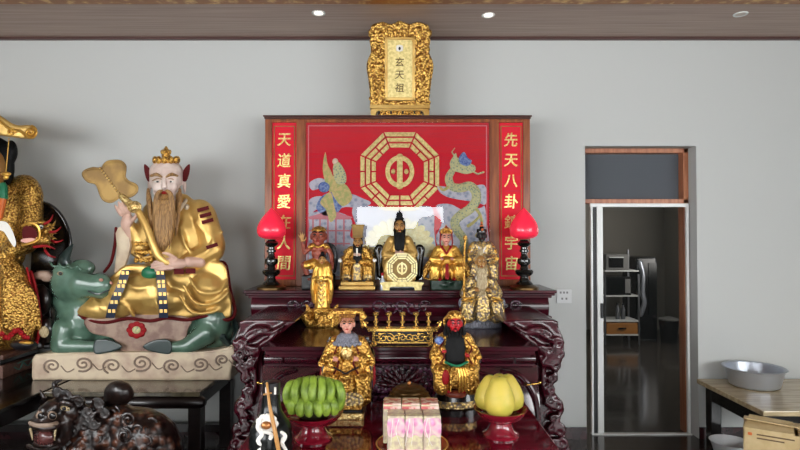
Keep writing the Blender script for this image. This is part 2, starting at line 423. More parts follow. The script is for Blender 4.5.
# downlights in the soffit
def downlight(u, v, lit, label):
    p = P(u, v, 4.3); y = 4.3
    for _ in range(5): y *= (CEIL - CZ) / (P(u, v, y).z - CZ)
    x = X(u, y); t = thing('downlight', label, 'ceiling light', (x, y, CEIL))
    G().lathe((x, y, CEIL - 0.006), [(0.034, 0.006), (0.05, 0.0), (0.052, 0.006)], 24).link('ring', 'white_alu', t)
    G().lathe((x, y, CEIL - 0.004), [(0.0, 0.0), (0.034, 0.0), (0.034, 0.003)], 24).link('lens', 'downlight' if lit else 'downlight_off', t)
downlight(318, 13, True, 'lit round downlight in brown soffit over the red lamp near the flower-fan statue')
downlight(489, 15, True, 'lit round downlight in brown soffit, first beside the gilded plaque towards the door')
downlight(743, 14, False, 'unlit round downlight in brown soffit above the metal basin')
for x in (-0.32, 0.05):
    t = thing('ceiling_lamp', 'round white lamp on the ceiling above the middle of the hall', 'ceiling light', (x, 0.0, 3.62), 'lamps above the hall')
    G().lathe((x, 0, 3.585), [(0.0, 0.0), (0.09, 0.0), (0.1, 0.035)], 24).link('diffuser', 'lamp_panel', t)
# ---------------------------------------------------------------- doorway with insect screen
FY = 4.88
fr = G()
fr.box((HX0, FY, HZ - 0.04), (HX1, FY + 0.1, HZ)).box((HX1 - 0.045, FY, 0), (HX1, FY + 0.1, HZ)).box((HX0, FY, 0), (HX0 + 0.02, FY + 0.1, HZ))
zt0, zt1 = Z(203.5, FY), Z(199, FY)
fr.box((HX0, FY, zt0), (HX1, FY + 0.1, zt1))
d = struct(fr, 'door_1', 'orange_wood', bevel=0.004)
struct(mbox((HX0 + 0.02, FY + 0.085, zt1), (HX1 - 0.045, FY + 0.09, HZ - 0.04)), 'transom_mesh', 'insect_mesh_dense', parent=d)
SY = 4.86
sl = thing('screen_door', 'white framed sliding insect screen in the orange wooden doorway', 'screen door', (X(640, SY), SY, 0))
g = G(); g.box((X(590.5, SY), SY - 0.01, 0), (X(592.5, SY), SY + 0.02, Z(207, SY))).box((X(686, SY), SY - 0.01, 0), (X(688.5, SY), SY + 0.02, Z(207, SY)))
g.box((X(590, SY), SY - 0.012, Z(207, SY)), (X(688.5, SY), SY + 0.02, Z(203.5, SY))).box((X(590, SY), SY - 0.03, 0), (X(689, SY), SY + 0.02, Z(433, SY)))
g.link('frame', 'white_alu', sl, bevel=0.002)
mbox((X(592.5, SY), SY, Z(433, SY)), (X(596.5, SY), SY + 0.012, Z(207, SY))).link('track_gap', 'black_rubber', sl)  # dark strip put in for the dark gap at the track
st = mbox((X(596.5, SY), SY - 0.012, Z(433, SY)), (X(602.5, SY), SY + 0.018, Z(207, SY))).link('stile', 'white_alu', sl, bevel=0.003)
mbox((X(599.5, SY), SY - 0.026, Z(318, SY)), (X(602, SY), SY - 0.012, Z(303, SY))).link('handle', 'black_rubber', st, bevel=0.003)
mbox((X(602.5, SY), SY + 0.004, Z(433, SY)), (X(686, SY), SY + 0.006, Z(207, SY))).link('mesh', 'insect_mesh', sl)
# ---------------------------------------------------------------- the room behind
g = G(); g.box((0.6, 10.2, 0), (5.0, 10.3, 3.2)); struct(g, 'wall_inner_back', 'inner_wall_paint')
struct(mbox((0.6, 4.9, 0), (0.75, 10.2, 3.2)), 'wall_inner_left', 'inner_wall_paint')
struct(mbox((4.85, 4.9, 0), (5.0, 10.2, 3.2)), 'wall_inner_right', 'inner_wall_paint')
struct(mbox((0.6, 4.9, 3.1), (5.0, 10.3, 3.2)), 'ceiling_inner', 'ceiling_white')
# rack with appliances
RY = 9.0
def rx(u): return X(u, RY)
def rz(v): return Z(v, RY)
rk = thing('storage_rack', 'pale metal rack of open shelves in the dark back room', 'rack', (rx(617), RY, 0))
for (a, b) in ((600.0, 0), (600.0, 1), (633.0, 0), (633.0, 1)):
    yy = RY - 0.2 if b == 0 else RY + 0.2
    mbox((rx(a) - 0.012, yy - 0.012, 0), (rx(a) + 0.012, yy + 0.012, rz(250 if b else 273))).link('post', 'steel_dark', rk)
for v in (269.5, 294, 318.5, 332):
    mbox((rx(600), RY - 0.21, rz(v) - 0.02), (rx(633), RY + 0.21, rz(v))).link('shelf', 'white_alu', rk)
dw = thing('drawer_box', 'brown wooden drawer box on the lowest shelf of the back-room rack', 'drawer', (rx(617), RY, rz(332)))
mbox((rx(601.5), RY - 0.2, rz(332)), (rx(632), RY + 0.15, rz(321))).link('body', 'drawer_wood', dw, bevel=0.006)
mbox((rx(613), RY - 0.225, rz(327)), (rx(620), RY - 0.2, rz(325.6))).link('handle', 'appliance_black', dw)
tv = thing('toaster_oven', 'small grey toaster oven on top of the back-room rack', 'toaster oven', (rx(612), RY, rz(269.5)))
mbox((rx(602), RY - 0.16, rz(269.5)), (rx(625), RY + 0.15, rz(254))).link('body', 'appliance_grey', tv, bevel=0.015)
mbox((rx(605), RY - 0.17, rz(267)), (rx(619), RY - 0.16, rz(257))).link('glass_door', 'appliance_black', tv)
mbox((rx(605), RY - 0.19, rz(257.4)), (rx(619), RY - 0.17, rz(256.4))).link('handle', 'white_alu', tv)
mw = thing('microwave', 'black microwave oven on the middle shelf of the back-room rack', 'microwave', (rx(613), RY, rz(294)))
mbox((rx(601.5), RY - 0.19, rz(294)), (rx(626), RY + 0.18, rz(276))).link('body', 'appliance_black', mw, bevel=0.012)
mbox((rx(603), RY - 0.2, rz(292)), (rx(618), RY - 0.19, rz(278))).link('glass_door', 'bottle_black', mw)
mbox((rx(620), RY - 0.2, rz(292)), (rx(625), RY - 0.19, rz(278))).link('control_panel', 'appliance_grey', mw)
for i, (u, lb) in enumerate(((615.5, 'dark slim bottle on the back-room rack, beside the microwave shelf post'), (621.0, 'dark slim bottle on the back-room rack, nearer to the tall cabinet'))):
    b = thing('bottle', lb, 'bottle', (rx(u), RY - 0.06, rz(318.5)), 'bottles on the back-room rack')
    G().lathe((rx(u), RY - 0.06, rz(318.5)), [(0.03, 0), (0.034, 0.02), (0.034, 0.16), (0.014, 0.2), (0.014, 0.23)], 14).link('body', 'steel_dark', b)
    G().lathe((rx(u), RY - 0.06, rz(318.5) + 0.23), [(0.016, 0), (0.016, 0.03)], 12).link('cap', 'appliance_black', b)
cb = thing('tall_cabinet', 'tall dark cabinet with a pale curved strip for the reflection on its door, beside the rack', 'cabinet', (rx(648), 9.4, 0))
mbox((X(636, 9.1), 9.1, 0), (X(657, 9.1), 9.7, Z(257, 9.1))).link('body', 'appliance_black', cb, bevel=0.03)
g = G(); g.tube(cr([(X(640, 9.05), 9.07, Z(262, 9.05)), (X(642.5, 9.05), 9.05, Z(275, 9.05)), (X(642, 9.05), 9.05, Z(292, 9.05)), (X(643.5, 9.05), 9.05, Z(303, 9.05)), (X(640.5, 9.05), 9.07, Z(315, 9.05))], 6), 0.04, 10).link('door_glint', 'aluminium', cb)  # pale tube stands in for a bright window reflection on the door
mbox((X(648, 9.1), 9.085, Z(315, 9.1)), (X(656, 9.1), 9.1, Z(263, 9.1))).link('door', 'bottle_black', cb)
lb = thing('waste_bin', 'low dark bin on the floor of the back room beside the cabinet', 'bin', (X(668, 9.0), 9.0, 0))
G().lathe((X(668, 9.0), 9.0, 0), [(0.12, 0), (0.15, 0.36), (0.14, 0.36), (0.11, 0.02)], 20).link('body', 'appliance_black', lb)
G().lathe((X(668, 9.0), 9.0, 0.36), [(0.155, 0), (0.155, 0.02), (0.05, 0.05), (0, 0.05)], 20).link('lid', 'appliance_grey', lb)
# wall socket
t = thing('wall_socket', 'pale grey socket plate on the white wall beside the altar', 'socket', (X(563.5, WY), WY, Z(296, WY)))
mbox((X(556, WY), WY - 0.01, Z(303, WY)), (X(571, WY), WY, Z(289.5, WY))).link('plate', 'outlet_plastic', t, bevel=0.003)
for (u, v) in ((560, 292.4), (563.3, 292.4), (566.5, 292.4), (561.5, 298.5), (565.7, 298.5)):
    mbox((X(u - .9, WY), WY - 0.012, Z(v + 1, WY)), (X(u + .9, WY), WY - 0.009, Z(v - 1, WY))).link('slot', 'outlet_slot', t)

# ================================================================ side table at the right with basin and carton
def four_legs(t, xs, ys, z, w, m, z0=0.0):
    for x in xs:
        for y in ys: mbox((x - w, y - w, z0), (x + w, y + w, z)).link('leg', m, t, bevel=0.004)
tz = 0.52; ty0, ty1 = 3.84, 4.70
tx0, tx1 = X(759, 3.84) + .015, 4.3
t = thing('low_table', 'low table with glossy pale wood top beneath the metal basin', 'table', (3.3, 4.27, 0))
g = G()
g.prism([(tx0, 0)], 0, 0) if False else None
g.box((tx0, ty0, tz - 0.038), (tx1, ty1, tz)).link('tabletop', 'light_wood', t, bevel=0.006)
g = G(); g.box((tx0 + 0.05, ty0 + 0.05, tz - 0.15), (tx1 - .05, ty0 + 0.09, tz - 0.038)).box((tx0 + 0.05, ty1 - 0.09, tz - 0.15), (tx1 - .05, ty1 - 0.05, tz - 0.038)).box((tx0 + 0.05, ty0 + 0.09, tz - 0.15), (tx0 + 0.09, ty1 - 0.09, tz - 0.038))
g.link('apron', 'black_lacquer', t)
four_legs(t, (tx0 + 0.09, tx1 - 0.09), (ty0 + 0.09, ty1 - 0.09), tz - 0.038, 0.042, 'black_lacquer')
by_ = 4.48; bx = X(752.5, by_)
t = thing('metal_basin', 'round dented aluminium basin standing on the low pale table', 'basin', (bx, by_, tz))
G().lathe((bx, by_, tz), [(0.0, 0.002), (0.155, 0.0), (0.178, 0.012), (0.208, 0.135), (0.226, 0.142), (0.23, 0.15), (0.222, 0.154), (0.203, 0.146), (0.17, 0.02), (0.0, 0.014)], 48).link('bowl', 'aluminium', t)
# carton
ccx, ccy = X(769, 3.38), 3.38; W_ = .29; D_ = .28
cx0, cx1, cy0, cy1, cz1 = ccx - W_ / 2, ccx + W_ / 2, ccy, ccy + D_, Z(431, 3.4)
t = thing('carton', 'brown cardboard carton with a half-open top in front of the low table', 'carton', (ccx, ccy, 0))
g = G(); w = 0.008
g.box((cx0, cy0, 0), (cx1, cy0 + w, cz1)).box((cx0, cy1 - w, 0), (cx1, cy1, cz1)).box((cx0, cy0, 0), (cx0 + w, cy1, cz1)).box((cx1 - w, cy0, 0), (cx1, cy1, cz1)).box((cx0, cy0, 0), (cx1, cy1, w))
g.link('body', 'carton', t)
def quad_plate(pts, th):
    a = [np.array(p, float) for p in pts]; n = np.cross(a[1] - a[0], a[2] - a[0]); n = n / np.linalg.norm(n) * th
    g = G(); V_ = [tuple(g.c(p)) for p in a] + [tuple(g.c(p + n)) for p in a]
    g.add(V_, [(0, 1, 2, 3), (7, 6, 5, 4), (0, 4, 5, 1), (1, 5, 6, 2), (2, 6, 7, 3), (3, 7, 4, 0)])
    return g
quad_plate([(cx0, cy0, cz1), (cx1 - .03, cy0, cz1 - .0), (cx1 - .03, cy0 + 0.2, cz1 + 0.02), (cx0 + .03, cy0 + 0.2, cz1 + 0.03)], 0.006).link('flap', 'carton', t)
quad_plate([(cx0, cy1, cz1), (cx1, cy1, cz1), (cx1, cy1 - 0.2, cz1 + 0.03), (cx0, cy1 - 0.2, cz1 + 0.04)], 0.006).link('flap', 'carton', t)
quad_plate([(cx1, cy0, cz1), (cx1, cy1, cz1), (cx1 + 0.16, cy1, cz1 + 0.03), (cx1 + 0.16, cy0, cz1 + 0.03)], 0.006).link('flap', 'carton', t)
for k in range(2):
    z = cz1 - 0.028 - 0.022 * k
    mbox((cx0 + 0.07, cy0 - 0.002, z - 0.004), (cx0 + 0.26 - 0.05 * k, cy0 + 0.001, z + 0.004)).link('print', 'carton_print', t, label='dark printed line')
G().lathe((cx0 + 0.035, cy0, cz1 - 0.03), [(0.0, -0.01), (0.011, -0.008), (0.011, .008), (0, .01)], 14, 1, 0.2).link('print', 'paint_orange', t, label='orange round mark')
t.rotation_euler = (0, 0, math.radians(-33))
# clutter below the low table
t = thing('round_tub', 'pale shallow tub on the floor under the low table', 'tub', (X(727, 4.3), 4.3, 0))
G().lathe((X(728, 4.4), 4.4, 0), [(0.0, 0), (0.11, 0), (0.14, 0.1), (0.15, 0.11), (0.135, 0.1), (0.105, 0.012), (0, 0.012)], 24).link('bowl', 'outlet_plastic', t)

# ================================================================ altar
UY, ZT = 4.06, Z(290.5, 4.06)           # upper board: front edge and top
SYF, ZM = 3.2, Z(347, 3.2)              # middle shelf
ZF = 0.80                               # offering table
AX = X(399, UY)
at = thing('altar_cabinet', 'tall dark maroon carved altar with stepped shelf below the red screen', 'altar', (0, 4.0, 0))
def stack(g, half, yf, yb, layers, c=0.0):
    for (z0, z1, over) in layers: g.box((c - half - over, yf - over, z0), (c + half + over, yb, z1))
h = 150 * UY / F
def zu(v): return Z(v, UY)
g = G(); stack(g, h, UY + 0.05, 4.56, [(zu(293.5), ZT, 0.05), (zu(296), zu(293.5), 0.038), (zu(298.5), zu(296), 0.02)]); g.link('top_board', 'altar_lacquer', at, bevel=0.005)
g = G(); prof = []
for i in range(9):
    a = PI * i / 8; prof.append((UY + 0.055 - 0.022 * math.sin(a), zu(317) + (zu(298.5) - zu(317)) * (1 - i / 8)))
prof += [(4.56, zu(317)), (4.56, zu(298.5))]
n = len(prof); vs_ = [(-h, z, -y) for y, z in prof] + [(h, z, -y) for y, z in prof]
g.add(vs_, [(i, (i + 1) % n, n + (i + 1) % n, n + i) for i in range(n)] + [tuple(range(n)), tuple(range(2 * n - 1, n - 1, -1))])
fz = g.link('frieze', 'altar_lacquer', at)
g = G(); stack(g, h, UY + 0.05, 4.56, [(zu(319.5), zu(317), 0.02), (zu(322), zu(319.5), 0.0)]); g.link('lower_moulding', 'altar_lacquer', at, bevel=0.004)
# carved sprays on the frieze
def scrollwork(g, x0, x1, z, y, r, n, seed, flat=0.5):
    random.seed(seed)
    for i in range(n):
        x = x0 + (x1 - x0) * (i + 0.5) / n; s = 1 if i % 2 else -1
        pts = [(x + s * r * 0.0 + a * math.cos(t), y, z + s * a * math.sin(t)) for t, a in [(k * 0.45, r * (0.25 + 0.075 * k)) for k in range(14)]]
        g.tube(pts, [r * 0.1, r * 0.2, r * 0.12], 6, flat)
        for k in range(3):
            a = random.uniform(0, 2 * PI); g.ell((x + r * 0.8 * math.cos(a), y, z + r * 0.7 * math.sin(a)), (r * 0.38, 0.008, r * 0.16), ry=0)
for (u0, u1) in ((288, 322), (372, 430), (476, 520)):
    g = G(); scrollwork(g, X(u0, UY), X(u1, UY), zu(308), UY + 0.034, 0.045, 5, u0); g.link('frieze_carving', 'altar_relief', fz)
# recessed upper back panel
h2 = X(530, 4.2)
bp = mbox((-h2, 4.2, ZM - 0.05), (h2, 4.56, zu(322))).link('back_panel', 'altar_lacquer', at)
for (u0, u1) in ((268, 312), (344, 362), (440, 458), (486, 524)):
    g = G(); scrollwork(g, X(u0, 4.2), X(u1, 4.2), Z(326, 4.2), 4.197, 0.05, 4, u0 + 3); g.link('panel_carving', 'altar_relief', bp)
for z in (Z(322, 4.2), Z(316, 4.2)): mbox((-h2, 4.17, z - 0.012), (h2, 4.2, z)).link('rail', 'altar_carved', bp, bevel=0.004)
# middle shelf
h3 = X(532, SYF)
g = G(); stack(g, h3 - 0.0, SYF + 0.04, 4.22, [(ZM - 0.026, ZM, 0.035), (ZM - 0.05, ZM - 0.026, 0.02), (ZM - 0.07, ZM - 0.05, 0.0)]); g.link('middle_shelf', 'altar_lacquer', at, bevel=0.005)
# lower body: drawer frieze and bowed doors
BYF = 3.3
h4 = 0.80
zd0, zd1 = Z(366, BYF), ZM - 0.07
mbox((-h4, BYF, zd0), (h4, 4.3, zd1)).link('drawer_case', 'altar_lacquer', at)
mbox((-h4, BYF + 0.1, 0.08), (h4, 4.3, zd0)).link('lower_body', 'altar_lacquer', at)
def drawer(u0, u1):
    x0, x1 = X(u0, BYF), X(u1, BYF); g = G(); pr = []
    for i in range(11):
        a = PI * i / 10; pr.append((BYF - 0.032 * math.sin(a), Z(352.5, BYF) + (Z(364, BYF) - Z(352.5, BYF)) * (1 - math.cos(a)) / 2))
    n = len(pr)
    g.add([(x0, z, -y) for y, z in pr] + [(x1, z, -y) for y, z in pr], [(i, (i + 1) % n, n + (i + 1) % n, n + i) for i in range(n)] + [tuple(range(n)), tuple(range(2 * n - 1, n - 1, -1))])
    return g.link('drawer', 'altar_gloss', at, smooth=True)
for (u0, u1) in ((266, 284), (286, 318), (480, 512), (514, 534)):
    drawer(u0, u1)
# bowed cabinet doors on either side
def bowed(u0, u1):
    x0, x1 = X(u0, BYF), X(u1, BYF); g = G(); zt_, zb = zd0 - 0.005, 0.12
    N = 12; pr = []
    for i in range(N + 1):
        t = i / N; pr.append((BYF + 0.06 - 0.11 * math.sin(PI * min(1, t * 0.9 + 0.05)) , zt_ + (zb - zt_) * t))
    pr += [(BYF + 0.12, zb), (BYF + 0.12, zt_)]
    n = len(pr); V_ = [(x0, z, -y) for y, z in pr] + [(x1, z, -y) for y, z in pr]
    g.add(V_, [(i, (i + 1) % n, n + (i + 1) % n, n + i) for i in range(n)] + [tuple(range(n)), tuple(range(2 * n - 1, n - 1, -1))])
    return g.link('door', 'altar_gloss', at, smooth=True)
for (u0, u1, s) in ((262, 342, -1), (458, 538, 1)):
    dr = bowed(u0, u1)
    # arched bead that follows the carved leg
    pts = cr([(X(399 + s * 104, BYF), BYF - 0.0, zd0 - 0.02), (X(399 + s * 120, BYF), BYF - 0.03, Z(374, BYF)), (X(399 + s * 133, BYF), BYF - 0.05, Z(392, BYF)), (X(399 + s * 137, BYF), BYF - 0.055, Z(420, BYF)), (X(399 + s * 136, BYF), BYF - 0.05, Z(450, BYF))], 6)
    G().tube(pts, 0.012, 8).link('bead', 'altar_carved', dr)
    G().tube(cr([(X(399 + s * 74, BYF), BYF, zd0 - 0.03), (X(399 + s * 92, BYF), BYF - 0.03, Z(376, BYF)), (X(399 + s * 108, BYF), BYF - 0.05, Z(400, BYF)), (X(399 + s * 110, BYF), BYF - 0.055, Z(430, BYF))], 6), 0.008, 8).link('bead', 'altar_carved', dr)
    pu = G().tube([(X(399 + s * 124, BYF), BYF - 0.075, Z(381.5, BYF)), (X(399 + s * 137, BYF), BYF - 0.07, Z(380, BYF))], 0.006, 8)
    pu.ell((X(399 + s * 137, BYF), BYF - 0.07, Z(379.5, BYF)), 0.011).ell((X(399 + s * 124, BYF), BYF - 0.06, Z(381.5, BYF)), (0.008, 0.03, 0.008)).link('pull', 'brass', dr)
# centre: bowed drawer, carved lotus panel
CY = 3.29
cd = G(); x0, x1 = X(372, CY), X(432, CY); pr = []
for i in range(11):
    t = i / 10; pr.append((CY - 0.03 * math.sin(PI * t), Z(351, CY) + (Z(364, CY) - Z(351, CY)) * t))
pr += [(CY + 0.03, Z(364, CY)), (CY + 0.03, Z(351, CY))]; n = len(pr)
cd.add([(x0, z, -y) for y, z in pr] + [(x1, z, -y) for y, z in pr], [(i, (i + 1) % n, n + (i + 1) % n, n + i) for i in range(n)] + [tuple(range(n)), tuple(range(2 * n - 1, n - 1, -1))])
cd.link('centre_drawer', 'altar_gloss', at, smooth=True)
cp = mbox((X(371, CY), CY - 0.02, Z(392, CY)), (X(433, CY), CY + 0.14, Z(365.5, CY))).link('lotus_panel', 'altar_relief', at, bevel=0.006)
lg = G()
cxx, czz = X(402, CY), Z(386, CY)
for ring, (n, L, wd) in enumerate(((9, 0.125, 0.026), (8, 0.085, 0.022), (5, 0.05, 0.018))):
    for i in range(n):
        a = PI * (i + 0.5) / n
        c = (cxx + math.cos(a) * L * 0.75 * 1.1, CY - 0.024 - ring * 0.006, czz + math.sin(a) * L * 0.66)
        V0 = G(); lg.ell(c, (L * 0.42, 0.012, wd * 0.6), n=10, m=6, rz=a)
scrollwork(lg, X(373, CY), X(388, CY), Z(379, CY), CY - 0.022, 0.035, 2, 3); scrollwork(lg, X(416, CY), X(431, CY), Z(379, CY), CY - 0.022, 0.035, 2, 8)
lg.link('lotus_carving', 'altar_carved', cp)
mbox((X(371, CY), CY - 0.06, Z(399, CY)), (X(433, CY), CY + 0.1, Z(393, CY))).link('centre_sill', 'altar_relief', at, bevel=0.006)
mbox((X(340, CY), CY + 0.05, 0.02), (X(460, CY), CY + 0.2, Z(399, CY))).link('plinth', 'altar_lacquer', at)
# carved cabriole legs
def leg(s):
    D = 3.45
    out = [(246, 319), (241, 327), (237, 336), (235.5, 345), (236, 354), (240, 366), (245, 376), (248, 386), (243, 394), (237, 401), (237, 408), (242, 414), (239, 421), (235, 430), (234, 440), (229, 448), (226, 470), (228, 500)]
    inn = [(262, 500), (264, 470), (262, 440), (264, 410), (266, 380), (264, 358), (268, 347), (280, 335), (292, 325), (294, 320)]
    px = [(X(399 + s * (u - 399), D), Z(v, D)) for u, v in out + inn]
    for i, p in enumerate(px):
        if p[1] < 0.005: px[i] = (p[0], 0.005)
    g = G(); sm_ = [(q[0], max(q[1], 0.004)) for q in cr(px, 3, True)]
    g.prism(sm_, 3.42, 4.1)
    random.seed(11)
    def q(u, v): return (X(399 + s * (u - 399), D), 3.415, max(0.05, Z(v, D)))
    # relief: dragon brow, jaw, scrolls and leaves
    for (u, v, r) in ((244, 341, 6), (243, 352, 6), (252, 349, 6), (259, 347, 4), (247, 363, 6), (254, 360, 5), (250, 375, 5), (252, 387, 5), (245, 402, 6), (252, 398, 5), (248, 414, 5), (243, 426, 6), (250, 424, 5), (240, 440, 7), (248, 440, 6)):
        c = q(u, v); k = D / F; g.ell(c, (r * k, 0.045, r * k * 0.7))
        g.tube([(a, 3.375, b) for a, b, _ in spiral((c[0], c[2], 0), r * k * 1.1, r * k * 0.3, s * 1.3, random.uniform(0, 6), 16)], 0.011, 6)
    for pts in (((286, 324), (274, 331), (264, 331), (254, 336), (246, 342)), ((282, 330), (270, 339), (260, 345)), ((272, 327), (262, 327), (254, 330), (247, 336)), ((264, 346), (258, 366), (258, 388), (250, 402)), ((240, 350), (245, 368), (251, 384), (244, 398), (240, 407), (246, 418), (240, 432))):
        g.tube(cr([(lambda w: (w[0], 3.39, w[2]))(q(*p)) for p in pts], 5), [0.01, 0.018, 0.012], 8)
    lo = g.link('leg', 'altar_carved', at, vox=0.0085, sm=3)
    k = D / F
    f = G(); c = q(232, 441); f.ell((c[0], 3.5, 0.24), (0.09, 0.2, 0.08)).ell((c[0] - s * -0.07, 3.46, 0.12), (0.1, 0.2, 0.1)).box((c[0] - 0.12, 3.36, 0), (c[0] + 0.12, 4.1, 0.1))
    f.tube([(a, 3.3, b) for a, b, _ in spiral((c[0] + s * 0.04, 0.24, 0), 0.11, 0.02, s * 1.6, 0, 24)], 0.02, 8)
    f.link('foot_scroll', 'altar_carved', lo, vox=0.01, sm=2)
leg(1); leg(-1)

# ================================================================ red screen with the trigram panel
SF = 4.40                                # front face
def sxx(u): return X(u, SF)
def sz(v): return Z(v, SF)
sc = thing('altar_screen', 'brown framed red triptych screen with gold trigram octagon behind the statues', 'screen', (AX, SF + 0.06, ZT))
g = G(); stack(g, (sxx(531) - sxx(264)) / 2 - 0.012, SF - 0.0, SF + 0.13, [(sz(119), sz(117), 0.012), (sz(117), sz(115.5), 0.02)], (sxx(531) + sxx(264)) / 2); g.link('cornice', 'screen_cornice', sc, bevel=0.003)
zb = ZT
frm = G()
for (a, b) in ((264.5, 271.5), (296, 305.5), (489.5, 499.5), (523.5, 530.5)): frm.box((sxx(a), SF, zb), (sxx(b), SF + 0.1, sz(119)))
for (a, b) in ((271.5, 296), (305.5, 489.5), (499.5, 523.5)): frm.box((sxx(a), SF, sz(122.5)), (sxx(b), SF + 0.1, sz(119))).box((sxx(a), SF, zb), (sxx(b), SF + 0.1, sz(279.5)))
fo = frm.link('frame', 'screen_wood', sc, bevel=0.004)
mbox((sxx(264.5), SF + 0.1, zb), (sxx(530.5), SF + 0.12, sz(119))).link('backboard', 'screen_cornice', sc)
beads = G()
def border(g, u0, v0, u1, v1, w=0.006, y=SF - 0.004):
    for (a, b, c, d) in ((u0, v0, u1, v0), (u0, v1, u1, v1), (u0, v0, u0, v1), (u1, v0, u1, v1)):
        g.box((min(sxx(a), sxx(c)) - w / 2, y, min(sz(b), sz(d)) - w / 2), (max(sxx(a), sxx(c)) + w / 2, y + 0.01, max(sz(b), sz(d)) + w / 2))
RD = SF + 0.012
cp = mbox((sxx(305), RD, sz(280)), (sxx(490), RD + 0.03, sz(122))).link('centre_panel', 'red_panel', sc)
lp = mbox((sxx(271), RD, sz(280)), (sxx(296.5), RD + 0.03, sz(122))).link('couplet_panel', 'red_panel', sc)
rp = mbox((sxx(499), RD, sz(280)), (sxx(524), RD + 0.03, sz(122))).link('couplet_panel', 'red_panel', sc)
for (u0, u1, par) in ((273.5, 294, lp), (501.5, 521.8, rp)):
    g = G(); border(g, u0, 126, u1, 276, 0.006, RD - 0.004); g.link('border', 'gold_dull', par)
g = G(); border(g, 308, 125.5, 487, 277, 0.007, RD - 0.004); g.link('border', 'mural_pink', cp)
for i, ch in enumerate('天道真愛在人間'):
    text(ch, (sxx(283.8), RD - 0.002, sz(139.5 + 20.6 * i)), 0.112, 0.008, 'char_gold', lp, fat=0.012, wide=0.95)
for i, ch in enumerate('先天八卦鎮宇宙'):
    text(ch, (sxx(511.6), RD - 0.002, sz(139.5 + 20.6 * i)), 0.112, 0.008, 'char_gold', rp, fat=0.012, wide=0.95)
kS = SF / F
def SP(w=0.0): return G(o=(0, RD, 0), k=(kS, kS, 1.0), p0=(0, 0, 0))
def pu(u): return sxx(u) / kS
def pv(v): return sz(v) / kS
TRI = ['111', '011', '101', '110', '000', '100', '010', '001']       # clockwise from the top, inner line first
def bagua(g, cx, cy, R, d0, d1):
    T = math.tan(PI / 8)
    for k, tri in enumerate(TRI):
        th = PI / 2 - k * PI / 4; n = np.array((math.cos(th), math.sin(th))); t = np.array((-n[1], n[0]))
        for j in range(3):
            a0, a1 = R * (0.675 + 0.152 * j - 0.06), R * (0.675 + 0.152 * j + 0.055 - 0.03)
            a0, a1 = R * (0.645 + 0.15 * j - 0.0), R * (0.645 + 0.15 * j + 0.105)
            gp = 0.022 * R
            w0, w1 = a0 * T - gp, a1 * T - gp
            segs = [(-1, 1)] if tri[j] == '1' else [(-1, 0), (0, 1)]
            for (e0, e1) in segs:
                b0 = [e0 * w0, e1 * w0, e1 * w1, e0 * w1]
                if e1 == 0: b0[1] = b0[2] = -gp
                if e0 == 0: b0[0] = b0[3] = gp
                pts = [n * a + t * b for a, b in zip((a0, a0, a1, a1), b0)]
                g.prism([(cx + p[0], cy + p[1]) for p in pts], d0, d1)
def bagua_centre(g, cx, cy, R, d0, d1):
    N = 32
    for (r0, r1) in ((0.27, 0.385),):
        o = [(cx + r1 * R * math.cos(2 * PI * i / N), cy + r1 * 1.12 * R * math.sin(2 * PI * i / N)) for i in range(N)]
        n_ = [(cx + r0 * R * math.cos(2 * PI * i / N), cy + r0 * 1.15 * R * math.sin(2 * PI * i / N)) for i in range(N)]
        V_ = [(x, y, d0) for x, y in o] + [(x, y, d0) for x, y in n_] + [(x, y, d1) for x, y in o] + [(x, y, d1) for x, y in n_]
        F_ = []
        for i in range(N):
            j = (i + 1) % N
            F_ += [(2 * N + i, 2 * N + j, 3 * N + j, 3 * N + i), (i, j, 2 * N + j, 2 * N + i), (N + i, 3 * N + i, 3 * N + j, N + j), (i, N + i, N + j, j)]
        g.add(V_, F_)
    g.prism([(cx + x * R, cy + y * R) for x, y in ((-.075, -.41), (.075, -.41), (.075, .41), (-.075, .41))], d0, d1 * 1.02)
    for sy in (-1, 1): g.ell((cx, cy + sy * .42 * R, d1 * 0.6), (.085 * R, .06 * R, d1 * 0.6))
    for sx in (-1, 1): g.ell((cx + sx * .175 * R, cy, d1 * 0.6), (.06 * R, .07 * R, d1 * 0.6))
g = SP(); bagua(g, pu(399.8), pv(171.5), 37.5, 0, 0.014); bagua_centre(g, pu(399.8), pv(171.5), 37.5, 0, 0.016)
be = g.link('trigram_emblem', 'pale_gold', cp)
# clouds, palace, lotus, phoenix with rider, dragon
def blob(g, pts, d0=0.0, d1=0.006, n=5):
    g.prism([(pu(q[0]), pv(q[1])) for q in cr(pts, n, True)], d0, d1)
for pts in (((309, 183), (318, 178), (330, 180), (338, 176), (344, 184), (336, 190), (322, 188), (312, 190)),
            ((309, 200), (320, 196), (334, 199), (350, 194), (362, 198), (371, 203), (360, 208), (345, 207), (332, 212), (318, 209), (309, 214)),
            ((309, 214), (326, 211), (344, 214), (352, 222), (350, 236), (356, 244), (354, 278), (309, 278), (309, 226)),
            ((352, 209), (372, 206), (398, 210), (420, 206), (433, 209), (434, 230), (431, 278), (358, 278), (360, 240))):
    g = SP(); blob(g, pts, 0, 0.0045 if pts[0][0] == 352 else 0.003); g.link('cloud', 'mural_cloud', cp)
for pts in (((438, 186), (452, 188), (464, 192), (478, 185), (486, 187), (486, 204), (476, 202), (462, 200), (448, 197), (440, 192)),
            ((436, 206), (450, 204), (464, 210), (480, 208), (486, 212), (486, 278), (434, 278), (440, 256), (436, 238), (442, 222))):
    g = SP(); blob(g, pts, 0, 0.003); g.link('cloud', 'mural_cloud', cp)
g = SP()
for u in (312, 319, 327, 335, 343): g.box((pu(u), pv(246), 0), (pu(u + 1.6), pv(219), 0.006))
for v in (218, 230, 243): g.box((pu(309), pv(v + 1.4), 0), (pu(350), pv(v), 0.007))
blob(g, ((309, 218), (318, 214), (330, 210), (342, 214), (351, 218)), 0, 0.007)
g.link('palace', 'mural_pink', cp)
g = SP()
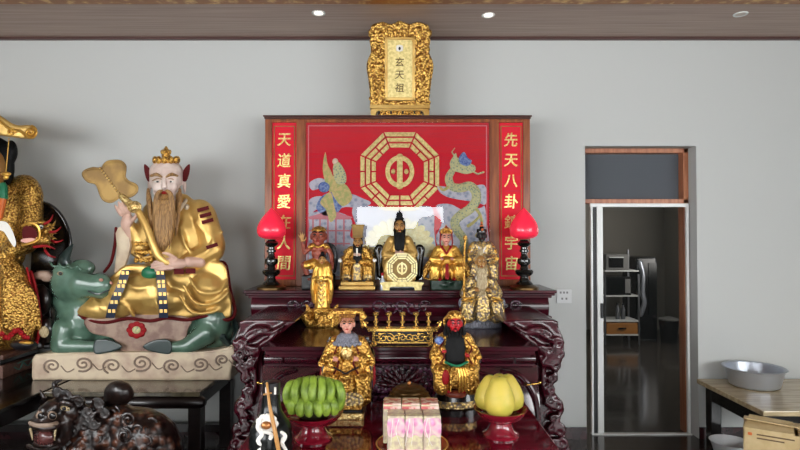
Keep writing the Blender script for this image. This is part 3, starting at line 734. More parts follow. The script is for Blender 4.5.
for ring, (n, L, wd) in enumerate(((15, 27, 5.2), (13, 21, 5.0), (9, 14, 4.5))):
    for i in range(n):
        a = PI * (-0.08 + 1.16 * i / (n - 1)); g.ell((pu(399) + math.cos(a) * L * 0.95, pv(247) + math.sin(a) * L * 0.72, 0.003 + ring * 0.004), (L * 0.42, wd, 0.006), rz=a, n=10, m=6)
g.link('lotus', 'cream_gold', cp)
g = SP()
blob(g, ((325, 152), (327, 163), (331, 172), (335, 184), (330, 192), (325, 182), (322.5, 168)), 0, 0.009)
blob(g, ((333, 176), (340, 181), (347, 186), (352, 196), (349, 203), (342, 206), (336, 200), (331, 190)), 0, 0.01)
blob(g, ((330, 192), (334, 205), (336, 216), (330, 222), (326, 210), (320, 202)), 0, 0.008)
ph = g.link('phoenix', 'mural_green_gold', cp)
g = SP(); g.ell((pu(324), pv(187), 0.006), (6, 5.5, 0.008)); blob(g, ((322, 196), (334, 192), (343, 200), (338, 212), (326, 216), (316, 208)), 0, 0.007); g.link('phoenix_tail', 'mural_blue', cp)
g = SP(); blob(g, ((333, 166), (338, 162), (343, 168), (346, 176), (345, 183), (338, 184), (334, 178)), 0, 0.012); ro = g.link('fairy_robe', 'mural_teal', cp)
g = SP(); g.ell((pu(335), pv(161.5), 0.006), (3, 3.4, 0.008)); g.link('fairy_face', 'mural_face', cp)
dr_pts = [(460, 163), (453, 170), (449, 178), (452, 186), (460, 188), (470, 186), (476, 192), (476, 201), (470, 209), (461, 215), (455, 222), (458, 231), (464, 240), (462, 250), (452, 256), (445, 250), (444, 240), (447, 229)]
g = SP(); g.tube([(x, y, 0.004) for x, y in cr([(pu(a), pv(b)) for a, b in dr_pts], 6)], [2.5, 4, 4.5, 4.8, 4.8, 4.5, 4, 3, 1.4], 10, flat=0.0022)
for i, q in enumerate(cr(dr_pts, 2)):
    g.ell((pu(q[0]), pv(q[1]), 0.012), (1.6, 1.6, 0.004), n=8, m=5)
dg_ = g.link('dragon', 'mural_teal', cp)
g = SP(); blob(g, ((450, 163), (453, 157), (456, 153), (458, 158), (464, 156), (470, 163), (475, 166), (475, 171), (467, 174), (458, 172), (452, 170)), 0, 0.014)
g.tube([(pu(a), pv(b), 0.01) for a, b in ((470, 170), (478, 174), (484, 172))], 0.9, 6, flat=0.004); g.tube([(pu(a), pv(b), 0.01) for a, b in ((456, 158), (452, 152), (455, 148))], [1, .4], 6, flat=0.004)
g.link('dragon_head', 'mural_teal', cp)
g = SP(); blob(g, ((459, 158), (464, 152), (468, 158), (472, 161), (468, 166), (461, 164)), 0, 0.016); g.link('dragon_mane', 'mural_blue', cp)
for pts in (((472, 204), (480, 214), (482, 226), (476, 236)), ((452, 184), (444, 190), (440, 187)), ((468, 226), (474, 222), (480, 216))):
    g = SP(); g.tube([(pu(a), pv(b), 0.005) for a, b in cr(pts, 4)], [1.8, 1.2], 7, flat=0.004); g.link('dragon_leg', 'mural_green_gold', cp)
mbox((sxx(305.6), RD - 0.03, sz(279.4)), (sxx(489.4), RD - 0.026, sz(122.6))).link('glass', 'picture_glass', sc)

# ================================================================ gilded plaque on top of the screen
pt = sz(115.5); PB = SF + 0.05
pq = thing('carved_plaque', 'gilded carved plaque leaning forward on top of the red screen', 'plaque', (X(400, PB), PB, pt))
kq = 4.33 / F
TL = math.atan2(0.10, 0.72)
def PL(): return G(o=(X(400, 4.33), 0, 0), k=(kq, kq, kq), p0=(400, 0, 0))
def plq(g, *a, **kw):
    """lean what was built upright about the foot line"""
    c, s = math.cos(TL), math.sin(TL)
    # upright: y around 0 (towards = -y), z from 0
    g.v = [(x, PB - 0.03 + y * c - z * s, pt + 0.055 + y * s + z * c) for x, y, z in g.v]
    return g.link(*a, **kw)
H = 87.0
def up(v): return 106.5 - v                                  # picture row -> height above the foot
g = PL()
for (a, b, c, d) in ((373, 386, 24, 104), (414, 427, 24, 104), (380, 420, 26, 38), (376, 424, 98, 106)): g.box((a, up(d), -3), (b, up(c), 2))
random.seed(5)
for i in range(150):
    e = random.random()
    if e < 0.4: u, v = random.uniform(371, 386), random.uniform(30, 103)
    elif e < 0.8: u, v = random.uniform(414, 429), random.uniform(30, 103)
    else: u, v = random.uniform(374, 426), random.uniform(25, 38)
    r = random.uniform(1.6, 3.2); g.ell((u, up(v), 2), (r, r * random.uniform(.6, 1.2), 2.2), n=8, m=6)
    if i % 3 == 0: g.tube(spiral((u, up(v), 3), r * 1.3, r * .3, random.choice((-1.2, 1.2)), random.uniform(0, 6), 10), 0.8, 6)
for s in (-1, 1):
    g.tube(spiral((400 + s * 27, up(31), 1), 5.5, 1, s * 1.4, PI / 2, 18), 2.3, 8).tube(cr([(400 + s * 27, up(26), 1), (400 + s * 18, up(23), 1), (400 + s * 9, up(25), 1), (400, up(22), 1)], 5), [3, 2.6, 3], 8)
    g.tube(cr([(400 + s * 28, up(38), 1), (400 + s * 27, up(50), 1), (400 + s * 31, up(62), 1), (400 + s * 29, up(78), 1), (400 + s * 27, up(102), 1)], 5), [3, 2.6, 3.4, 2.6], 8)
g.ell((400, up(26), 2), (6, 4, 3))
plq(g, 'carved_frame', 'gold_deep', pq, vox=0.0055, sm=1)
g = PL(); g.box((384.5, up(98), -2), (415.5, up(36), 3.2)); bd = plq(g, 'tablet', 'pale_gold', pq, bevel=0.006)
g = PL(); border_pts = ((385, 36, 415, 38.5), (385, 95, 415, 98), (385, 36, 387.5, 98), (412.5, 36, 415, 98))
for a, b, c, d in border_pts: g.box((a, up(d), 2), (c, up(b), 4.6))
plq(g, 'tablet_border', 'gold_smooth', pq, bevel=0.003)
g = PL(); g.lathe((399.6, up(46.5), 3.2), [(0, -3.4), (3.2, -2.6), (3.6, 0), (3.2, 2.6), (0, 3.4)], 20, 1, 0.35); kn = plq(g, 'boss', 'paint_white', bd)
g = PL(); g.ell((399.6, up(47), 4.4), (1.2, 1.6, .8)); plq(g, 'boss_pin', 'paint_black', bd)
for i, ch in enumerate('玄天祖'):
    zc = up(60 + 12.7 * i) * kq; yq = -3.3 * kq
    c, s = math.cos(TL), math.sin(TL)
    text(ch, (X(399.6, 4.33), PB - 0.03 + yq * c - zc * s, pt + 0.055 + yq * s + zc * c), 0.07, 0.005, 'bronze', bd, tilt=TL, fat=0.004)
g = PL(); o_ = G(o=(X(400, 4.33), PB - 0.03, pt), k=(kq, kq, kq), p0=(400, 0, 0))
o_.box((369.5, 6.5, -4), (430.5, 10.5, 6)).box((371, 4.6, -4), (429, 6.6, 4.5))
o_.link('base', 'gold_smooth', pq, bevel=0.004)
for s in (-1, 1):
    o_ = G(o=(X(400, 4.33), PB - 0.03, pt), k=(kq, kq, kq), p0=(400, 0, 0))
    o_.prism(cr([(400 + s * 29, 0), (400 + s * 30, 3), (400 + s * 28.5, 5.4), (400 + s * 22, 5.2), (400 + s * 24, 2.5), (400 + s * 25, 0)], 3, True), -4, 5); o_.link('foot', 'gold_smooth', pq)
o_ = G(o=(X(400, 4.33), PB - 0.03, pt), k=(kq, kq, kq), p0=(400, 0, 0))
for i in range(7):
    u = 382 + 6 * i; o_.tube(spiral((u, 3.2, 3), 2.6, .6, 1.4 if i % 2 else -1.4, 1, 12), .7, 6)
o_.box((378, .6, 2.6), (422, 1.4, 3.4)).box((378, 4.6, 2.6), (422, 5.2, 3.4))
o_.link('openwork', 'gold_fine', pq)
o_ = G(o=(X(400, 4.33), PB - 0.03, pt), k=(kq, kq, kq), p0=(400, 0, 0)); o_.box((377, .2, -2), (423, 5.4, 1.6)); o_.link('back_plate', 'paint_black', pq)
# ================================================================ statues
def U(x, d, z, k, sx=1.0):
    """unit frame of a statue: right, up and towards the viewer, 100 units tall"""
    return G(o=(x, d, z), k=(k * sx, k, k))
def face_bits(t, hd, x, d, z, k, cx=0, cy=70, cz=2, s=1.0, brow='black_hair', lip='paint_red', sx=1.0):
    for e in (-1, 1):
        U(x, d, z, k, sx).ell((cx + e * 3.2 * s, cy + 1.2 * s, cz + 7.7 * s), (1.7 * s, 0.8 * s, 1.0 * s)).link('eye', 'paint_black', hd)
        U(x, d, z, k, sx).tube([(cx + e * 1.2 * s, cy + 3.2 * s, cz + 8.2 * s), (cx + e * 3.4 * s, cy + 4.4 * s, cz + 7.8 * s), (cx + e * 5.6 * s, cy + 3.6 * s, cz + 6.2 * s)], [0.5 * s, .8 * s, .4 * s], 6).link('eyebrow', brow, hd)
    U(x, d, z, k, sx).ell((cx, cy - 5.2 * s, cz + 7.8 * s), (2.0 * s, 0.8 * s, 0.9 * s)).link('mouth', lip, hd)
def head(t, x, d, z, k, skin, cx=0, cy=70, cz=2, s=1.0, sx=1.0, w=1.0):
    g = U(x, d, z, k, sx)
    g.ell((cx, cy + 1, cz), (7.6 * s * w, 9.4 * s, 8 * s)).ell((cx, cy - 4.5 * s, cz + 1.6 * s), (6 * s * w, 5.6 * s, 6.4 * s))
    g.ell((cx, cy - 1 * s, cz + 8.2 * s), (1.4 * s, 2.6 * s, 1.8 * s)).ell((cx, cy - 8.2 * s, cz + 5 * s), (2.8 * s, 2.2 * s, 2.6 * s))
    for e in (-1, 1): g.ell((cx + e * 7.8 * s * w, cy - 1 * s, cz - 0.5 * s), (1.2 * s, 3.6 * s, 2 * s)).ell((cx + e * 4 * s, cy - 2.6 * s, cz + 5.8 * s), (2.4 * s, 2.2 * s, 2 * s))
    g.tube([(cx, cy - 8 * s, cz - 1), (cx, cy - 15 * s, cz - 2)], 4 * s, 10)
    return g.link('head', skin, t, vox=k * 0.75 * s, sm=2)
def hand(t, x, d, z, k, p, skin, dirx=0.0, s=1.0, sx=1.0):
    """small closed hand, four fingers curled over a thumb"""
    g = U(x, d, z, k, sx); g.ell(p, (2.6 * s, 2.4 * s, 2.8 * s))
    for i in range(4):
        a = -1.8 + 1.2 * i
        g.tube([(p[0] + a * s, p[1] + 1.2 * s, p[2] + 1.2 * s), (p[0] + a * s, p[1] + 0.8 * s, p[2] + 3.4 * s), (p[0] + a * s, p[1] - 1.2 * s, p[2] + 3.6 * s)], 0.62 * s, 6)
    g.tube([(p[0] - 2 * s, p[1] + 1 * s, p[2]), (p[0] - 1.6 * s, p[1] + 2.6 * s, p[2] + 2.2 * s)], 0.7 * s, 6)
    return g.link('hand', skin, t)
def beard(hd, x, d, z, k, m, length=26, w=5.5, cx=0, cy=70, cz=2, s=1.0, sx=1.0):
    g = U(x, d, z, k, sx); y0 = cy - 6 * s
    g.tube(cr([(cx, y0 - 3, cz + 5.5 * s), (cx, y0 - length * .3, cz + 9.0), (cx, y0 - length * .7, cz + 11.0), (cx, y0 - length, cz + 10.5)], 4), [w * .4, w * .8, w, w * .95, w * .45], 12, flat=0.45)
    for e in (-1, 1):
        g.tube(cr([(cx + e * 7.4 * s, cy - 3 * s, cz + 1.0), (cx + e * 6.2 * s, y0 - 4, cz + 5), (cx + e * w * .7, y0 - length * .55, cz + 10)], 4), [1.6, 2.2, 1.4], 8)
        g.tube(cr([(cx + e * .6, cy - 3.6 * s, cz + 8.6 * s), (cx + e * 3.4, y0 - 1, cz + 8.6), (cx + e * 3.8, y0 - 11, cz + 11.4)], 4), [.5, .8, .4], 6)
    for i in range(-3, 4):
        g.tube(cr([(cx + i * w * .26, y0 - 2, cz + 9.6), (cx + i * w * .27, y0 - length * .6, cz + 12.6), (cx + i * w * .2, y0 - length * 1.02, cz + 11.6)], 4), [.7, .9, .4], 6)
    return g.link('beard', m, hd, vox=k * 0.7, sm=1)
def robe(t, x, d, z, k, m, sx=1.0, seed=0, spread=1.0, vox=0.85, hands=((-7, 33, 15), (7, 33, 15)), fold=True):
    g = U(x, d, z, k, sx); q = spread
    g.ell((0, 43, 0), (14, 20, 9.5)).ell((0, 18, 1), (19 * q, 18, 11))
    for e in (-1, 1):
        h = hands[0] if e < 0 else hands[1]
        g.ell((e * 11, 54, 0), (8, 7.5, 8))
        g.cap((e * 14, 52, 1), (e * 21, 37, 5), 6.6, 6.4).cap((e * 21, 36, 5), h, 6.4, 5.2)
        g.ell((e * 20, 27, 8), (5.6, 11, 5), rz=e * .15)
        g.ell((h[0] * 1.35, h[1] - 6, h[2] - 1), (4.4, 8, 3.6))
        g.cap((e * 6, 24, 3), (e * 14 * q, 22, 16), 9.5, 8.2).cap((e * 14 * q, 21, 16), (e * 13 * q, 5, 15), 8, 8.6)
        g.ell((e * 12 * q, 3.5, 14), (9.5, 5, 9))
        if fold:
            for i in range(4):
                a = (5 + 4.2 * i) * q
                g.tube(cr([(e * a * .8, 27 - i, 19), (e * a * 1.05, 16, 24 - i * .6), (e * a * 1.1, 2.5, 23 - i)], 4), 1.25, 6)
            for i in range(3):
                g.tube(cr([(e * (10 + i * 3), 50 - i * 5, 8), (e * (15 + i * 2), 40 - i * 4, 11), (e * (11 + i), 33 - i * 2, 15)], 4), 1.2, 6)
    g.ell((0, 16, 13), (10, 14, 7)).ell((0, 34, 8), (12, 8, 6))
    return g.link('robe', m, t, vox=k * vox, sm=2)
def boots(t, x, d, z, k, sx=1.0, m='paint_black', q=1.0):
    for e in (-1, 1):
        U(x, d, z, k, sx).ell((e * 9 * q, 2, 23), (3.4, 2.2, 5)).ell((e * 9 * q, 3.2, 19), (3.2, 3.2, 4)).link('boot', m, t, vox=k * .8, sm=1)
def sash(t, x, d, z, k, m, sx=1.0, top=36, bot=1.5, w=3.4):
    g = U(x, d, z, k, sx)
    g.prism(cr([(-w, top), (w, top), (w * 1.15, (top + bot) / 2), (w * 1.4, bot + 2), (0, bot), (-w * 1.4, bot + 2), (-w * 1.15, (top + bot) / 2)], 3, True), 19.4, 22.6)
    return g.link('sash', m, t)
def collar(t, x, d, z, k, m, sx=1.0):
    g = U(x, d, z, k, sx)
    for e in (-1, 1): g.tube(cr([(e * 6, 60, 2), (e * 6, 57, 6), (e * 2.5, 51, 10), (0, 46, 11)], 4), [1.6, 1.7, 1.4], 8)
    return g.link('collar', m, t)
def throne(t, x, d, z, k, m, sx=1.0, w=24, arm=34, back=58, ends='gold'):
    g = U(x, d, z, k, sx)
    g.box((-w, 0, -14), (w, 16, 4)).box((-w + 3, 14, -15), (w - 3, back, -11))
    g.tube(cr([(-w + 2, back - 6, -12.5), (0, back + 2, -12.5), (w - 2, back - 6, -12.5)], 6), 2.2, 8)
    o = g.link('throne', m, t, vox=k * 0.9, sm=1)
    for e in (-1, 1):
        a = U(x, d, z, k, sx); a.tube(cr([(e * w, back - 14, -12), (e * (w + 2), arm + 3, -4), (e * (w + 1.5), arm, 12)], 5), 2.4, 8).tube([(e * (w + 1), arm, 8), (e * w, 2, 8)], 2, 8)
        a.link('armrest', m, o)
        if ends: U(x, d, z, k, sx).ell((e * (w + 1.5), arm + .5, 15), (3.4, 3.6, 3.6)).tube(spiral((e * (w + 1.5), arm + .5, 18), 3, 1, e * 1.2, 0, 12), 1.1, 6).link('armrest_end', ends, o)
    return o
def plinth(t, x, d, z, w, h, dp, m, name='plinth', steps=1):
    g = G()
    for i in range(steps):
        f = 1 - 0.1 * i; g.box((x - w / 2 * f, d - dp / 2 * f, z + h * i / steps), (x + w / 2 * f, d + dp / 2 * f, z + h * (i + 1) / steps))
    return g.link(name, m, t, bevel=min(0.006, h * .15))
def rock(t, x, d, z, w, h, dp, m, seed=1, name='rock_base'):
    random.seed(seed); g = G(); g.box((x - w * .46, d - dp * .46, z), (x + w * .46, d + dp * .46, z + h * .8))
    for i in range(26):
        a = random.uniform(0, 2 * PI); g.ell((x + math.cos(a) * w * .4, d + math.sin(a) * dp * .4, z + random.uniform(.3, .75) * h), (w * .11, dp * .13, h * .24), n=8, m=6)
    o = g.link(name, m, t, vox=0.007, sm=1)
    for v in o.data.vertices:
        v.co.z = max(v.co.z, 0.0)
    return o
def hgt(v, d, z): return Z(v, d) - z

# ---- 1 red-skinned boy with raised hand
d = 4.22; x = X(319, d); H = hgt(225, d, ZT); k = H / 100
t = thing('deity_statue', 'red-skinned bare-chested statue raising an open hand, on black rock by the screen edge', 'statue', (x, d, ZT), 'statues on the altar top')
rock(t, x, d, ZT, 0.25, 0.13, 0.22, 'black_rock', 3)
zb_ = ZT; c = U(x, d, zb_, k)
c.ell((0, 57, 0), (12, 15, 9)).ell((0, 46, 1), (10, 10, 8)).ell((-10, 66, 0), (6, 6, 6)).ell((10, 66, 0), (6, 6, 6)).ell((-4.5, 62, 7), (5, 4, 3)).ell((4.5, 62, 7), (5, 4, 3))
c.cap((12, 66, 0), (20, 52, 3), 4.6, 3.8).cap((20, 52, 3), (22, 36, 8), 3.8, 3).ell((22, 33, 9), (3, 4, 3))
c.cap((-12, 66, 0), (-22, 56, 4), 4.6, 3.8).cap((-22, 56, 4), (-25, 72, 8), 3.6, 2.6)
c.ell((0, 72, 0), (4.5, 5, 4.5))
c.cap((-8, 40, 4), (-21, 38, 15), 7, 5.4).cap((-21, 38, 15), (-14, 20, 15), 5, 3.4).cap((8, 40, 4), (17, 34, 16), 7, 5.4).cap((17, 34, 16), (17, 12, 12), 5, 3.4).ell((-12, 16, 18), (3.2, 2.6, 6)).ell((17, 9, 16), (3.2, 2.6, 6))
b = c.link('body', 'red_skin', t, vox=k * .9, sm=2)
g = U(x, d, zb_, k)
g.ell((-25, 76, 8), (3.2, 3.6, 1.8))
for a, L in ((-0.75, 9), (-.3, 11), (.08, 11), (.45, 9)):
    g.tube([(-25 + 3 * math.sin(a), 78, 8), (-25 + L * .7 * math.sin(a), 78 + L * .7 * math.cos(a), 9), (-25 + L * math.sin(a), 78 + L * math.cos(a), 10)], [1.1, 1, .7], 7)
g.tube([(-22.6, 75, 8), (-19, 78, 10), (-18.5, 81, 11)], [1.2, 1.1, .8], 7)
g.link('raised_hand', 'gold_skin', t, vox=k * .55, sm=1)
g = U(x, d, zb_, k); g.ell((0, 40, 2), (14, 8, 10)).cap((-7, 40, 5), (-17, 37, 14), 8.4, 7.6).cap((7, 40, 5), (15, 34, 15), 8.4, 7.8).ell((0, 33, 11), (8, 9, 5))
for i in range(-3, 4): g.tube([(i * 4, 44, 9), (i * 5, 30, 16)], 1.2, 6)
g.link('loincloth', 'gold', t, vox=k * .9, sm=2)
hd = head(t, x, d, zb_, k, 'red_skin', 0, 83, 2, 1.55); face_bits(t, hd, x, d, zb_, k, 0, 83, 2, 1.55)
g = U(x, d, zb_, k); g.lathe((0, 92, 1), [(12, -2), (12.4, 0), (11, 2), (8, 4.5), (0, 7)], 18); g.link('headband', 'gold_fine', hd)
g = U(x, d, zb_, k); g.tube(cr([(-9, 70, 6), (0, 65, 10), (9, 70, 6)], 5), 1.3, 8); g.link('necklace', 'gold', t)
for e in (-1, 1): U(x, d, zb_, k).ell((e * 11, 66, 2), (7, 4.5, 6.4), rz=-e * .35).link('shoulder_collar', 'gold_fine', t)
g = U(x, d, zb_, k); g.tube(cr([(12, 70, -3), (22, 64, -4), (25, 46, -2), (24, 26, -4)], 5), [3, 4, 4, 2.5], 8).link('scarf', 'paint_black', t)

# ---- 2 black-bearded official on a gold stool
d = 4.2; x = X(358, d); hb = Z(280.5, d) - ZT
t = thing('deity_statue', 'black-bearded statue with tall square hat, seated on a two-step gold stool', 'statue', (x, d, ZT), 'statues on the altar top')
plinth(t, x, d - 0.005, ZT, X(375.5, d) - X(340, d), hb, 0.2, 'gold_smooth', 'stool', 2)
zb_ = ZT + hb; H = hgt(224.5, d, zb_); k = H / 100; sx = 1.06
throne(t, x, d, zb_, k, 'gold_dull', sx, 27, 36, 56, 'paint_white')
robe(t, x, d, zb_, k, 'gold_fine', sx, spread=1.25); boots(t, x, d, zb_, k, sx, q=1.3); sash(t, x, d, zb_, k, 'gold_mixed', sx, 30, 2, 5)
for e in (-1, 1): U(x, d, zb_, k, sx).ell((e * 17, 8, 19), (9, 8, 6)).link('robe_hem', 'gold_mixed', t)
hd = head(t, x, d, zb_, k, 'gold_skin', 0, 68, 2, 1.0); face_bits(t, hd, x, d, zb_, k, 0, 68, 2)
beard(hd, x, d, zb_, k, 'black_hair', 44, 8, 0, 68)
U(x, d, zb_, k).ell((0, 71, -1.5), (8.6, 9, 8.4)).link('hair', 'black_hair', hd)
g = U(x, d, zb_, k); g.box((-9.4, 76, -7.4), (9.4, 80, 9.4)).prism([(-8.4, 79), (8.4, 79), (10.6, 99), (-10.6, 99)], -7, 9).box((-11.4, 97, -8), (11.4, 100, 10)); ha = g.link('hat', 'gold_dull', hd, bevel=0.002)
for e in (-1, 1): hand(t, x, d, zb_, k, (e * 3.4, 47, 20), 'hand_skin', s=1.1)
U(x, d, zb_, k).box((-1.4, 44, 21), (1.4, 58, 22.4)).link('tablet', 'paint_white', t, bevel=0.001)

# ---- 3 central elder behind the trigram disk
d = 4.27; x = X(399.5, d)
t = thing('deity_statue', 'dark-faced long black-bearded statue with topknot, enthroned behind the gold octagon', 'statue', (x, d, ZT), 'statues on the altar top')
hb = 0.055; plinth(t, x, d, ZT, 0.26, hb, 0.2, 'black_lacquer'); zb_ = ZT + hb; H = hgt(207, d, zb_); k = H / 100; sx = 0.92
robe(t, x, d, zb_, k, 'gold_smooth', sx, spread=1.15)
th = U(x, d, zb_, k)
for e in (-1, 1):
    th.tube(cr([(e * 24, 4, 2), (e * 25, 24, 2), (e * 23.5, 41, 2), (e * 27, 46, 2), (e * 31, 42, 3), (e * 29, 30, 3), (e * 27, 6, 3)], 5), 3.6, 8)
th.box((-24, 0, -12), (24, 14, 2)).box((-22, 10, -14), (22, 52, -10)); th.link('throne', 'black_lacquer', t, vox=k * .9, sm=2)
hd = head(t, x, d, zb_, k, 'gold_skin', 0, 73, 2, 0.95, w=.92); face_bits(t, hd, x, d, zb_, k, 0, 73, 2, .95)
beard(hd, x, d, zb_, k, 'black_hair', 30, 7.4, 0, 73, 2, .95)
U(x, d, zb_, k).ell((0, 76, -1.6), (8.2, 9, 8.2)).link('hair', 'black_hair', hd)
g = U(x, d, zb_, k); g.lathe((0, 83, 0), [(6, 0), (6.4, 2), (4, 3), (4.6, 6), (4, 9), (1.2, 10), (1.3, 11.5), (.8, 13), (0, 13.6)], 16).link('topknot', 'black_hair', hd)
for e in (-1, 1): hand(t, x, d, zb_, k, (e * 3, 38, 17), 'hand_skin', s=1.2)

# ---- 4 golden robed statue with a crown on green rock
d = 4.175; x = X(446, d); hb = Z(277, d) - ZT
t = thing('deity_statue', 'crowned pink-faced golden statue seated on dark green rock in front of the dragon', 'statue', (x, d, ZT), 'statues on the altar top')
rock(t, x, d, ZT, 0.255, hb, 0.2, 'green_rock', 7)
zb_ = ZT + hb - 0.02; H = hgt(223.5, d, zb_); k = H / 100; sx = 1.15
robe(t, x, d, zb_, k, 'gold', sx, spread=1.35, hands=((-9, 36, 14), (10, 36, 14))); boots(t, x, d, zb_, k, sx, 'paint_red', 1.2)
g = U(x, d, zb_, k, sx)
for e in (-1, 1): g.tube(cr([(e * 24, 34, 6), (e * 30, 20, 8), (e * 34, 6, 10)], 5), [4, 6, 3], 8); g.tube(cr([(e * 16, 8, 22), (e * 24, 2, 22), (e * 34, 4, 12)], 5), 2, 8); g.link('sleeve_drape', 'gold_carved', t, vox=k * .9, sm=1); g = U(x, d, zb_, k, sx)
collar(t, x, d, zb_, k, 'paint_red', sx); sash(t, x, d, zb_, k, 'paint_red', sx, 28, 2, 2.2)
hd = head(t, x, d, zb_, k, 'pink_skin', 0, 74, 2, 1.1); face_bits(t, hd, x, d, zb_, k, 0, 74, 2, 1.1)
U(x, d, zb_, k).ell((0, 77, -2), (9.2, 9.6, 8.6)).link('hair', 'black_hair', hd)
g = U(x, d, zb_, k); g.lathe((0, 83, 1), [(9, -1), (10, 2), (8, 4), (6, 6), (3, 10), (1, 14), (0, 16)], 18)
for i in range(-3, 4): g.ell((i * 3, 87 + 3 * math.cos(i * .6), 9 - abs(i)), (1.6, 4, 1.2))
g.link('crown', 'gold_fine', hd)
g = U(x, d, zb_, k)
for e in (-1, 1): g.ell((e * 10, 84, 0), (2, 4, 2)).tube(cr([(e * 10, 80, 2), (e * 11, 66, 4), (e * 9, 56, 6)], 4), 1.2, 6)
g.ell((0, 93, 8), (2.4, 2.4, 2)).link('crown_tassel', 'paint_red', hd)
for e in (-1, 1): hand(t, x, d, zb_, k, (e * 9, 38, 19), 'pink_skin', s=1.1)
U(x, d, zb_, k).tube([(9, 38, 20), (16, 58, 16)], 1, 6).link('wand', 'gold', t)

# ---- 5 black-faced statue at the right
d = 4.272; x = X(481.5, d); hb = 0.06
t = thing('deity_statue', 'black-faced statue with a tall crown, behind the white-bearded elder near the red lamp', 'statue', (x, d, ZT), 'statues on the altar top')
plinth(t, x, d, ZT, 0.21, hb, 0.2, 'black_lacquer'); zb_ = ZT + hb; H = hgt(221.5, d, zb_); k = H / 100; sx = .98
throne(t, x, d, zb_, k, 'black_lacquer', sx, 22, 36, 60, 'gold')
robe(t, x, d, zb_, k * 1.08, 'gold_mixed', sx, spread=1.1); collar(t, x, d, zb_, k, 'paint_white', sx); sash(t, x, d, zb_, k, 'paint_red', sx, 30, 2, 2.6); boots(t, x, d, zb_, k, sx)
hd = head(t, x, d, zb_, k, 'black_skin', 0, 76, 2, 1.05); face_bits(t, hd, x, d, zb_, k, 0, 76, 2, 1.05, lip='paint_maroon')
g = U(x, d, zb_, k); g.lathe((0, 84, 1), [(8.6, -3), (9, 1), (8, 3), (4, 4), (3.4, 7), (1.6, 9), (2, 11), (.8, 14), (0, 15)], 18).link('crown', 'black_lacquer', hd)
g = U(x, d, zb_, k); g.lathe((0, 91, 1), [(3, 0), (3.6, 2), (1.4, 4), (2, 7), (0, 9.5)], 12).link('crown_finial', 'paint_orange', hd); U(x, d, zb_, k).ell((0, 86, 10), (2.2, 2.6, 1.6)).link('crown_jewel', 'paint_orange', hd)
g = U(x, d, zb_, k)
for e in (-1, 1): U(x, d, zb_, k).ell((e * 17, 56, 2), (6, 5, 6)).ell((e * 22, 47, 6), (4, 7, 5)).link('shoulder_guard', 'gold_fine', t, vox=k * .9, sm=1)
for e in (-1, 1): hand(t, x, d, zb_, k, (e * 7, 34, 19), 'black_skin', s=1.1)

# ---- gold trigram disk on its stand
d = 4.115; x = X(402, d); kk = d / F
t = thing('trigram_disk', 'gold octagonal trigram disk standing on a footed gold stand', 'ornament', (x, d, ZT))
g = G(); hw = 19 * kk; h_ = Z(281.5, d) - ZT
g.prism(cr([(x - hw, ZT + h_ * .95), (x + hw, ZT + h_ * .95), (x + hw * 1.02, ZT + h_ * .5), (x + hw * .98, ZT), (x + hw * .68, ZT), (x + hw * .6, ZT + h_ * .38), (x, ZT + h_ * .42), (x - hw * .6, ZT + h_ * .38), (x - hw * .68, ZT), (x - hw * .98, ZT), (x - hw * 1.02, ZT + h_ * .5)], 4, True), d - 0.035, d + 0.035)
g.link('stand', 'pale_gold', t)
R = 14.2 * kk; zc = ZT + h_ * .95 + R * .95
g = G(); g.prism([(x + R * 1.08 * math.cos(PI / 8 + i * PI / 4), zc + R * 1.08 * math.sin(PI / 8 + i * PI / 4)) for i in range(8)], d - 0.008, d + 0.008); dk = g.link('disk', 'gold_dull', t)
g = G(o=(x, d - 0.008, zc)); bagua(g, 0, 0, R * 1.02, 0, 0.004); bagua_centre(g, 0, 0, R * .95, 0, 0.005); g.link('trigram_relief', 'cream_gold', dk)
# ---- small bottle beside it
d = 4.12; x = X(382.5, d)
t = thing('small_bottle', 'tiny grey bottle beside the gold trigram disk stand', 'bottle', (x, d, ZT)); kk = d / F
G().lathe((x, d, ZT), [(0.018, 0), (0.02, .01), (0.02, 9 * kk), (0.008, 12 * kk), (0.008, 14 * kk)], 16).link('body', 'aluminium', t)
G().lathe((x, d, ZT + 14 * kk), [(0.01, 0), (0.01, 3 * kk), (0, 3 * kk)], 14).link('cap', 'paint_red', t)

